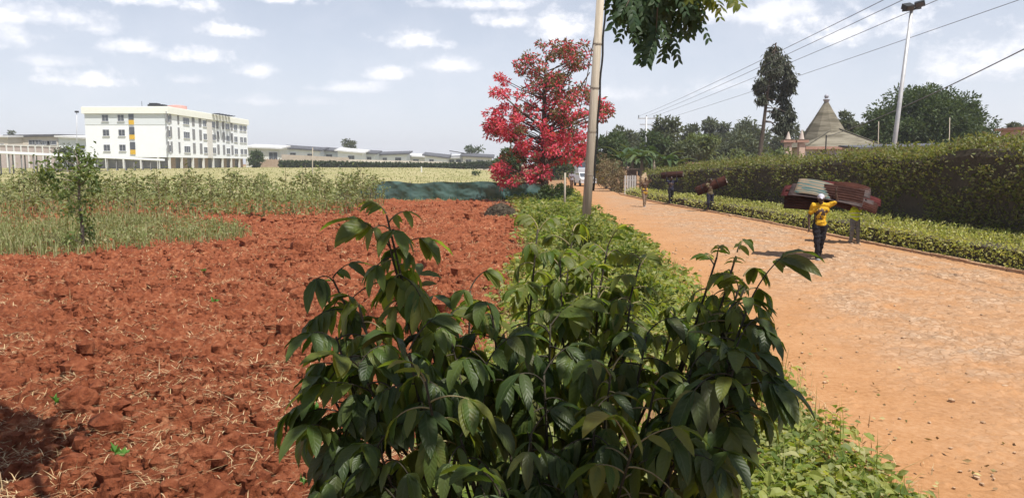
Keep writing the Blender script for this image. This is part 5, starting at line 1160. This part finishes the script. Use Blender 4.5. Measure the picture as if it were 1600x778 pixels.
p1_ = person('person', 'person in pale trousers and ochre top walking ahead with a sack over the head', g1, .1, pose(
    kl=(-.06, -.06, .49), al=(-.03, -.04, .1), kr=(.05, .04, .49), ar=(.03, .12, .11), el=(-.27, .0, 1.15), wl=(-.2, -.12, .95), er=(.3, -.05, 1.5), wr=(.16, -.12, 1.7), dr=(0, .1, 1)), BROWNC, cloth('pale_trouser_cloth', (.27, .2, .14)), SHOE, .6, 'hair')
m = MB(); m.capsule((-.05, 0, .84), .128, (.05, 0, .84), .128, 12); m.capsule((-.05, 0, 1.0), .125, (.05, 0, 1.0), .125, 12); remesh(m, 'waist_wrap', OCHRE, p1_, .014, 3)
b1 = thing('sack', 'pale brown pointed sack draped over the head and shoulder of the front walker', 'sack', (g1.x, g1.y, 1.3)); m = MB(); m.capsule((-.14, .06, .02), .14, (-.08, .05, .35), .16); m.capsule((-.08, .05, .35), .16, (.0, .02, .58), .07); m.capsule((.1, .06, .2), .1, (.0, .03, .5), .09); remesh(m, 'cloth', SACK, b1, .02, 3)
# far people and vehicles at the bend
gq = gp(893, 297, 0)
person('person', 'tiny distant person in grey walking beside the white car', (gq.x, gq.y, 0), .2, pose(kl=(-.08, -.05, .49), al=(-.08, 0, .1), kr=(.08, .03, .49), ar=(.08, .06, .1), el=(-.25, .03, 1.13), wl=(-.26, -.06, .9), er=(.25, .03, 1.13), wr=(.26, -.06, .9)), cloth('greyish_shirt', (.3, .28, .33)), BROWNC, SHOE, .5, 'hair')

CARW = mat('white_car_paint', (.62, .63, .66), rough=.3, spec=.6); LORRY = mat('pale_blue_paint', (.5, .55, .62), rough=.4, spec=.5); TYRE = mat('tyre', (.02, .02, .02), rough=.9)
def vehicle(name, label, cat, loc, rz, L, W, H, body, van=False):
    r = thing(name, label, cat, loc, rz); m = MB()
    pr = [(-L / 2, .35), (-L / 2, .8 if not van else H * .55), (-L * .28, .92 if not van else H * .6), (-L * .15 if not van else -L * .42, H), (L * .34, H), (L * .46, .95 if not van else H), (L / 2, .8 if not van else H * .9), (L / 2, .35)]
    n = len(pr); v = [(-W / 2 * (1 if z < 1 else .9), x, z) for x, z in pr] + [(W / 2 * (1 if z < 1 else .9), x, z) for x, z in pr]
    m.add(v, [(i, (i + 1) % n, (i + 1) % n + n, i + n) for i in range(n)], [(0, i + 1, i) for i in range(1, n - 1)] + [(n, n + i, n + i + 1) for i in range(1, n - 1)]); m.obj('body', body, r)
    w = MB(); a, b = pr[2], pr[3]; f = lambda t, s: (s * W * .42, a[0] + (b[0] - a[0]) * t - .03, a[1] + (b[1] - a[1]) * t + .01); w.add([f(.12, -1), f(.12, 1), f(.88, 1), f(.88, -1)], [(0, 1, 2, 3)]); w.obj('windscreen', GLASS, r)
    for s in (-1, 1):
        g = MB(); g.box((s * W * .452, L * .08, (H + .95) / 2 if not van else H * .75), (.03, L * .45, (H - .95) * .7)); g.obj('side_window', GLASS, r)
        for y in (-.3, .3): t = MB(); t.tube([(s * W * .42, y * L, .32), (s * W * .5, y * L, .32)], .32, 14); t.obj('wheel', TYRE, r)
        h = MB(); h.box((s * W * .36, -L / 2 - .01, .68), (.3, .05, .14)); h.obj('headlight', FRAME, r)
    return r
q = at(913, 297, 84); vehicle('parked_car', 'small white car on the road bend half behind the wooden pole', 'car', (q.x, 84, .03), .15, 3.9, 1.65, 1.45, CARW)
q = at(909, 262, 128); vehicle('lorry', 'distant pale blue van on the road behind the wooden pole', 'van', (q.x, 128, .03), .05, 5, 2.0, 2.9, LORRY, True)
q = at(933, 270, 100); st = thing('kiosk', 'small yellow kiosk with flat awning beside the road bend', 'kiosk', (q.x, 100, 0)); m = MB(); m.box((0, 0, .75), (1.5, 1.2, 1.6)); m.obj('counter', cloth('yellow_paint', (.62, .42, .03)), st); m = MB(); m.box((0, -.1, 2.05), (2.0, 1.7, .14)); m.obj('awning', bpy.data.materials['yellow_paint'], st)
for s in (-1, 1): m = MB(); m.box((s * .68, -.5, 1.75), (.07, .07, .52)); m.obj('post', GREY_WOOD, st)

# ------------------------------------------------------------------ foreground shrub
def leafuv(o, seg):
    """position along (x) and across (y) each leaflet, for its veins"""
    me = o.data; n = len(me.vertices); c = 3 * (seg + 1); k = np.arange(n) % c
    A = me.attributes.new('leaf_pos', 'FLOAT_VECTOR', 'POINT'); A.data.foreach_set('vector', np.stack([(k // 3) / seg, 1.0 - (k % 3), k * 0.0], 1).astype(np.float32).ravel()); return o
def shrubleaf(name, cols, trans, rough, tmul):
    m = leafmat(name, cols, trans, rough, .38, tmul); n, l = m.node_tree.nodes, m.node_tree.links; b = n['Principled BSDF']
    t = n.new('ShaderNodeTexCoord'); x = n.new('ShaderNodeTexNoise'); x.inputs['Scale'].default_value = 26; x.inputs['Detail'].default_value = 4; l.new(t.outputs['Object'], x.inputs['Vector'])
    A = n.new('ShaderNodeAttribute'); A.attribute_name = 'leaf_pos'; sp = n.new('ShaderNodeSeparateXYZ'); l.new(A.outputs['Vector'], sp.inputs[0])
    def mth(op, a, b_=None, c_=None):
        q = n.new('ShaderNodeMath'); q.operation = op
        for i, v in enumerate((a, b_, c_)):
            if v is None: continue
            if isinstance(v, (int, float)): q.inputs[i].default_value = v
            else: l.new(v, q.inputs[i])
        return q.outputs[0]
    ab = mth('ABSOLUTE', sp.outputs[1]); ph = mth('SUBTRACT', mth('MULTIPLY', sp.outputs[0], 9.0), mth('MULTIPLY', ab, 1.5)); fr = mth('FRACT', ph)
    vein = mth('LESS_THAN', fr, .13); rib = mth('LESS_THAN', ab, .07); vv = mth('MAXIMUM', mth('MULTIPLY', vein, .22), rib)
    qui = mth('SINE', mth('MULTIPLY', fr, 3.1416)); hgt_ = mth('ADD', mth('MULTIPLY', qui, .8), mth('MULTIPLY', x.outputs[0], .8))
    bp = n.new('ShaderNodeBump'); bp.inputs['Strength'].default_value = .22; bp.inputs['Distance'].default_value = .006; l.new(hgt_, bp.inputs['Height']); l.new(bp.outputs[0], b.inputs['Normal'])
    src = b.inputs['Base Color'].links[0].from_socket; mx = n.new('ShaderNodeMix'); mx.data_type = 'RGBA'; l.new(mth('MULTIPLY', vv, .55), mx.inputs[0]); l.new(src, mx.inputs[6]); mx.inputs[7].default_value = (.11, .15, .06, 1)
    m2 = n.new('ShaderNodeMix'); m2.data_type = 'RGBA'; l.new(mth('MULTIPLY', mth('SUBTRACT', x.outputs[0], .42, ), 1.6), m2.inputs[0]); m2.clamp_factor = True; l.new(mx.outputs[2], m2.inputs[6]); m2.inputs[7].default_value = (.07, .085, .025, 1); l.new(m2.outputs[2], b.inputs['Base Color'])
    return m
LM_SHRUB = shrubleaf('shrub_leaf', [(.024, .046, .011), (.042, .074, .016), (.066, .10, .022), (.10, .13, .028), (.034, .06, .017), (.11, .10, .03)], .38, .45, 1.8)
LM_SHRUBY = shrubleaf('shrub_young_lit_leaf', [(.07, .12, .022), (.12, .16, .032), (.17, .18, .045), (.10, .14, .03)], .5, .45, 1.9)  # paler leaf for young tips; its colour also stands in for sunlight on shoots
M_STEM = mat('shrub_stem', (.03, .026, .018), (.06, .05, .032), 20, .8, .4, 40)
SB = Vector((.12, 3.25, 0)); shrub = thing('foreground_shrub', 'big dark green shrub with long drooping leaflets in the foreground', 'shrub', SB)
RS = np.random.default_rng(11)
def compound(mb, base, d, rach, pairs, L, W, droop, R, palm=False):
    """a drooping compound leaf: curved rachis with paired leaflets and one at the end"""
    d = Vector(d).normalized(); P = [Vector(base)]; cur = d.copy(); ks = 6
    for k in range(ks): cur = (cur + Vector((0, 0, -.16 * droop))).normalized(); P.append(P[-1] + cur * rach / ks)
    pts, dd, nn, LL = [], [], [], []
    for i in range(pairs):
        f = .42 + .58 * i / max(1, pairs - 1) if not palm else .9 + .1 * i / pairs; x = f * ks; i0 = min(int(x), ks - 1); p = P[i0].lerp(P[i0 + 1], x - i0); t = (P[i0 + 1] - P[i0]).normalized(); s = t.cross(Vector((0, 0, 1))); s = s.normalized() if s.length > .05 else Vector((1, 0, 0)); up = s.cross(t)
        for sg in (-1, 1):
            pts.append(p); v = t * R.uniform(.35, .75) + s * sg * R.uniform(.75, 1.0) + Vector((0, 0, -.25 * droop * R.uniform(.5, 1.4))); dd.append(v); nn.append(up + s * sg * .15); LL.append(L * R.uniform(.8, 1.12) * (.72 + .28 * f))
    pts.append(P[-1]); dd.append(cur + Vector((0, 0, -.2))); nn.append(cur.cross(Vector((0, 0, 1))).cross(cur) + Vector((0, 0, .01))); LL.append(L * 1.1)
    LL = np.array(LL); leaflets(mb, np.array(pts), np.array(dd), np.array(nn), LL, LL * W, 1.0 * droop, .16, 7, wavy=.05, R=R)
    return P
# shoot tips as seen in the photograph: px, py, depth, number of leaves, leaflet length, young/sunlit leaf colour, spread
SHOOTS = [(604, 330, 3.0, 9, .155, 1, 1.1), (606, 366, 3.0, 10, .185, 0, .8), (520, 430, 3.1, 8, .15, 0, 1), (560, 468, 2.9, 7, .15, 1, 1), (655, 452, 3.2, 6, .14, 0, 1), (735, 448, 3.2, 8, .15, 0, 1),
 (525, 520, 2.8, 8, .16, 0, 1), (508, 590, 2.8, 8, .16, 0, 1), (525, 670, 2.7, 8, .17, 0, 1), (560, 560, 2.7, 8, .16, 0, 1), (640, 545, 2.6, 8, .16, 0, 1), (665, 590, 2.45, 7, .17, 2, 1), (590, 690, 2.5, 8, .17, 0, 1),
 (700, 500, 3.0, 8, .15, 0, 1), (770, 490, 3.1, 7, .15, 0, 1), (760, 560, 2.8, 8, .16, 0, 1), (720, 680, 2.5, 8, .17, 0, 1), (825, 455, 3.3, 8, .14, 0, 1), (840, 352, 3.4, 9, .15, 1, .9), (895, 358, 3.5, 11, .16, 1, 1), (875, 400, 3.3, 10, .16, 1, 1), (925, 420, 3.3, 10, .16, 1, 1),
 (950, 378, 3.5, 10, .155, 1, 1), (1000, 405, 3.4, 9, .15, 1, 1), (935, 450, 3.3, 9, .15, 1, 1), (860, 500, 3.0, 8, .15, 0, 1), (850, 580, 2.7, 8, .16, 0, 1), (830, 670, 2.5, 8, .17, 0, 1), (985, 470, 3.2, 7, .14, 1, 1), (955, 570, 2.7, 8, .14, 2, 1), (930, 640, 2.6, 8, .15, 0, 1),
 (1010, 520, 3.0, 8, .15, 0, 1), (1055, 480, 3.2, 7, .145, 1, 1), (1025, 590, 2.7, 8, .15, 1, 1), (990, 690, 2.4, 8, .17, 2, .9), (1080, 570, 2.8, 8, .15, 0, 1), (1070, 680, 2.5, 7, .16, 0, 1), (1100, 480, 3.1, 7, .15, 0, 1),
 (1120, 396, 3.1, 7, .12, 1, .8), (1150, 394, 3.1, 8, .12, 1, .8), (1160, 430, 3.0, 8, .16, 1, .9), (1165, 440, 3.0, 9, .18, 1, .95), (1170, 470, 2.9, 8, .19, 0, .9), (1150, 540, 2.8, 8, .18, 0, .9), (1150, 560, 2.7, 9, .2, 0, .9), (1140, 605, 2.7, 7, .19, 0, .8), (1120, 640, 2.6, 6, .16, 0, .9), (620, 770, 2.4, 7, .17, 0, 1), (780, 760, 2.4, 7, .17, 0, 1), (900, 760, 2.4, 7, .17, 0, 1), (550, 760, 2.6, 7, .16, 0, 1), (1040, 770, 2.4, 7, .16, 0, 1)]
for i, (px, py, Y, nl, L, young_lit, sp) in enumerate(SHOOTS):
    L *= .84; nl += 1; tip = at(px, py + 6, Y) - SB; base = Vector((RS.normal(0, .10), RS.normal(0, .10), -.05)); out = Vector((tip.x, tip.y, 0))
    mid = base.lerp(tip, .55) + out * .05 + Vector((RS.normal(0, .03), RS.normal(0, .03), .02)); q3 = base.lerp(tip, .85) + out * .04; stem = [base, base.lerp(mid, .5), mid, q3, tip]
    # smooth the stem
    sm = []
    for a in range(4):
        for t in (0, .33, .66): sm.append(stem[a].lerp(stem[a + 1], t))
    sm.append(tip); m = MB(); m.tube(sm, np.linspace(.011, .004, len(sm)), 6); br = m.obj('branch', M_STEM, shrub, True)
    lb = MB(); pet = MB()
    for k in range(nl):
        f = k / max(1, nl - 1); pos = tip.lerp(q3, (1 - f) * .9 + RS.uniform(-.05, .05)) if py < 740 else tip.lerp(q3, RS.uniform(0, .9)); a = k * 2.4 + RS.uniform(-.4, .4); e = .15 + (.75 if k < nl - 2 else 1.9) * f * RS.uniform(.6, 1.1)
        d = Vector((math.cos(a) * sp, math.sin(a) * sp, e + RS.normal(0, .28))); y_ = young_lit and f > .35
        Lk = L * (.62 + .38 * (1 - f) if young_lit == 1 else 1) * RS.uniform(.7, 1.2); npairs = int(RS.integers(2, 5)); rc = RS.uniform(.10, .19) * (Lk / .15)
        P = compound(lb if not (young_lit and f > .3) else lb, pos, d, rc, npairs, Lk, RS.uniform(.28, .41), RS.uniform(.6, 1.5), RS, RS.uniform() < .4)
        pet.tube(P, np.linspace(.0035, .002, len(P)), 5, caps=False)
    leafuv(lb.obj('foliage', LM_SHRUBY if young_lit or i % 4 == 1 else LM_SHRUB, br, True), 7); pet.obj('leaf_stalks', M_STEM if not young_lit else STALK, br, True)
# inner leaves that close the heart of the shrub
lb = MB()
for k in range(150):
    px, py, Y = RS.uniform(500, 1110), RS.uniform(540, 860), RS.uniform(2.6, 3.6); p = at(px, py, Y) - SB; a = RS.uniform(0, 6.28)
    if p.z < .1: continue
    compound(lb, p, (math.cos(a), math.sin(a), .3), .14, 3, .15, .4, 1.1, RS)
leafuv(lb.obj('inner_foliage', LM_SHRUB, shrub, True), 7)

# ------------------------------------------------------------------ overhanging tree: trunk beside the camera, one branch in view
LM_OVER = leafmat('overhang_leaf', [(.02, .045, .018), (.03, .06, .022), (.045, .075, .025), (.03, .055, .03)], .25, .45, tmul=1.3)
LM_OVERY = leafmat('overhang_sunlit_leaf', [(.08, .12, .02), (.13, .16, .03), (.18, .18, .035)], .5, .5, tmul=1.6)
ov = thing('overhanging_tree', 'tree whose leafy branch hangs into the top of the picture right of the wooden pole', 'tree', (1.6, -1.6, 0)); OV = Vector((1.6, -1.6, 0)); RO = np.random.default_rng(29)
m = MB(); m.tube([(0, 0, -.2), (.05, .05, 1.5), (-.05, .1, 3.0), (.0, .3, 4.4), (.1, .5, 6.0)], [.26, .21, .18, .14, .08], 12); m.obj('trunk', BARK, ov, True)
def limb(pts, r0, r1): m = MB(); m.tube([Vector(p) - OV for p in pts], np.linspace(r0, r1, len(pts)), 8); return m.obj('limb', BARK, ov, True)
l1 = limb([(1.6, -1.4, 3.4), (1.5, .4, 4.3), (1.4, 2.4, 4.75), (1.35, 4.2, 4.7), (1.35, 5.6, 4.35), (1.5, 6.2, 4.0)], .09, .014)
l2 = limb([(1.55, -1.3, 3.9), (.2, .8, 4.7), (-1.0, 2.6, 5.1), (-2.2, 3.9, 5.2), (-3.0, 4.7, 5.2)], .08, .015)
l3 = limb([(1.6, -1.2, 4.3), (.8, .6, 5.0), (.6, 2.0, 5.2), (.4, 3.0, 5.1)], .07, .015)
def pinnate(mb, base, d, L, pairs, ll, R, droop=1.0):
    d = Vector(d).normalized(); P = [Vector(base)]; cur = d.copy()
    for k in range(6): cur = (cur + Vector((0, 0, -.14 * droop))).normalized(); P.append(P[-1] + cur * L / 6)
    pts, dd, nn = [], [], []
    for i in range(pairs):
        x = (.15 + .85 * i / (pairs - 1)) * 5.99; i0 = int(x); p = P[i0].lerp(P[i0 + 1], x - i0); t = (P[i0 + 1] - P[i0]).normalized(); s = t.cross(Vector((.2, -1, .3))).normalized(); up = s.cross(t)
        for sg in (-1, 1): pts.append(p); dd.append(t * .45 + s * sg + Vector((0, 0, -.35)) + Vector(R.normal(0, .15, 3))); nn.append(up + s * sg * .3)
    ln = ll * R.uniform(.8, 1.15, len(pts)); leaflets(mb, np.array(pts), np.array(dd), np.array(nn), ln, ln * .45, .5, .1, 4, R=R); return P
# twigs of the visible spray: start and end in photo pixels
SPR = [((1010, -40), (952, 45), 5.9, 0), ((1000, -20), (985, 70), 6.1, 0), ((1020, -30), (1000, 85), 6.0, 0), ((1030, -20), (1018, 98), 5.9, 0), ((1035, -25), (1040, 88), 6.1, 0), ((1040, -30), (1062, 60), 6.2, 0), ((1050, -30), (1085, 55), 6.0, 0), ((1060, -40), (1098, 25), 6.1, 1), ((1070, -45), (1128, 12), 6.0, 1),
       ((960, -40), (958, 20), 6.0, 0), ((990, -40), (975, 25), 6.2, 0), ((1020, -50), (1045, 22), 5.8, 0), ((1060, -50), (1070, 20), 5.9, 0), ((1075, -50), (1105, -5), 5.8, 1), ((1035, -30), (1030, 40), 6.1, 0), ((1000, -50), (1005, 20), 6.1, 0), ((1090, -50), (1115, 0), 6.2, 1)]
hub = Vector((1.42, 5.9, 4.1))
for (a, b, Y, young_lit) in SPR:
    b = (max(b[0] * .95 + 57, 978), b[1] - 34); A, B = at(*a, Y), at(*b, Y + RO.uniform(-.2, .2)); m = MB(); m.tube([hub - OV, A.lerp(hub, .35) - OV, A - OV, A.lerp(B, .5) + Vector((0, 0, .03)) - OV, B - OV], [.012, .009, .007, .005, .003], 5, caps=False); tw = m.obj('twig', BARK, ov, True); lb = MB()
    n = 9
    for k in range(n):
        f = .15 + .85 * k / (n - 1); p = A.lerp(B, f); d = (B - A).normalized() * .5 + Vector((RO.normal(0, .7), RO.normal(0, .5), RO.uniform(-.7, .1))); pinnate(lb, p - OV, d, RO.uniform(.16, .26), 6, RO.uniform(.055, .075), RO)
    lb.obj('foliage', LM_OVERY if young_lit else LM_OVER, tw, True)
# crown above the camera: it throws the shade on the shrub and on the field corner
def crown_cloud(cx, cy, cz, rx, ry, rz, n, R):
    u = unit(R.normal(size=(n, 3))) * R.uniform(0, 1, (n, 1)) ** .4; P = u * (rx, ry, rz) + (cx, cy, cz) - np.array(OV); return P
cb = MB()
for (c, r, n) in (((.3, 1.85, 5.3), (.75, .75, .5), 190), ((1.8, 1.5, 5.2), (.75, .8, .5), 210), ((1.1, .8, 5.3), (.9, .6, .4), 150), ((1.0, -1.6, 5.6), (2.0, 1.6, .9), 1600), ((-.3, .6, 5.4), (.9, 1.0, .5), 600), ((-3.2, 4.4, 5.3), (1.0, .75, .45), 900), ((-2.3, 3.9, 5.4), (.55, .6, .35), 260)):
    P = crown_cloud(*c, *r, n, RO); D = RO.normal(size=(n, 3)); D[:, 2] *= .45; kites(cb, P, D, RO.uniform(.16, .3, n), .11, R=RO)
cb.obj('crown', LM_OVER, ov)

# ------------------------------------------------------------------ thin haze of the warm air
hm = bpy.data.materials.new('haze_air'); hm.use_nodes = True; hn = hm.node_tree.nodes; hn.clear(); ho = hn.new('ShaderNodeOutputMaterial'); pv = hn.new('ShaderNodeVolumePrincipled')
pv.inputs['Color'].default_value = (.95, .95, 1.0, 1); pv.inputs['Density'].default_value = HAZE_DENSITY = .00042; pv.inputs['Anisotropy'].default_value = .2
hm.node_tree.links.new(pv.outputs[0], ho.inputs['Volume'])
m = MB(); m.box((0, 0, 19.5), (3300, 3300, 42)); kind(m.obj('haze', hm), 'stuff')
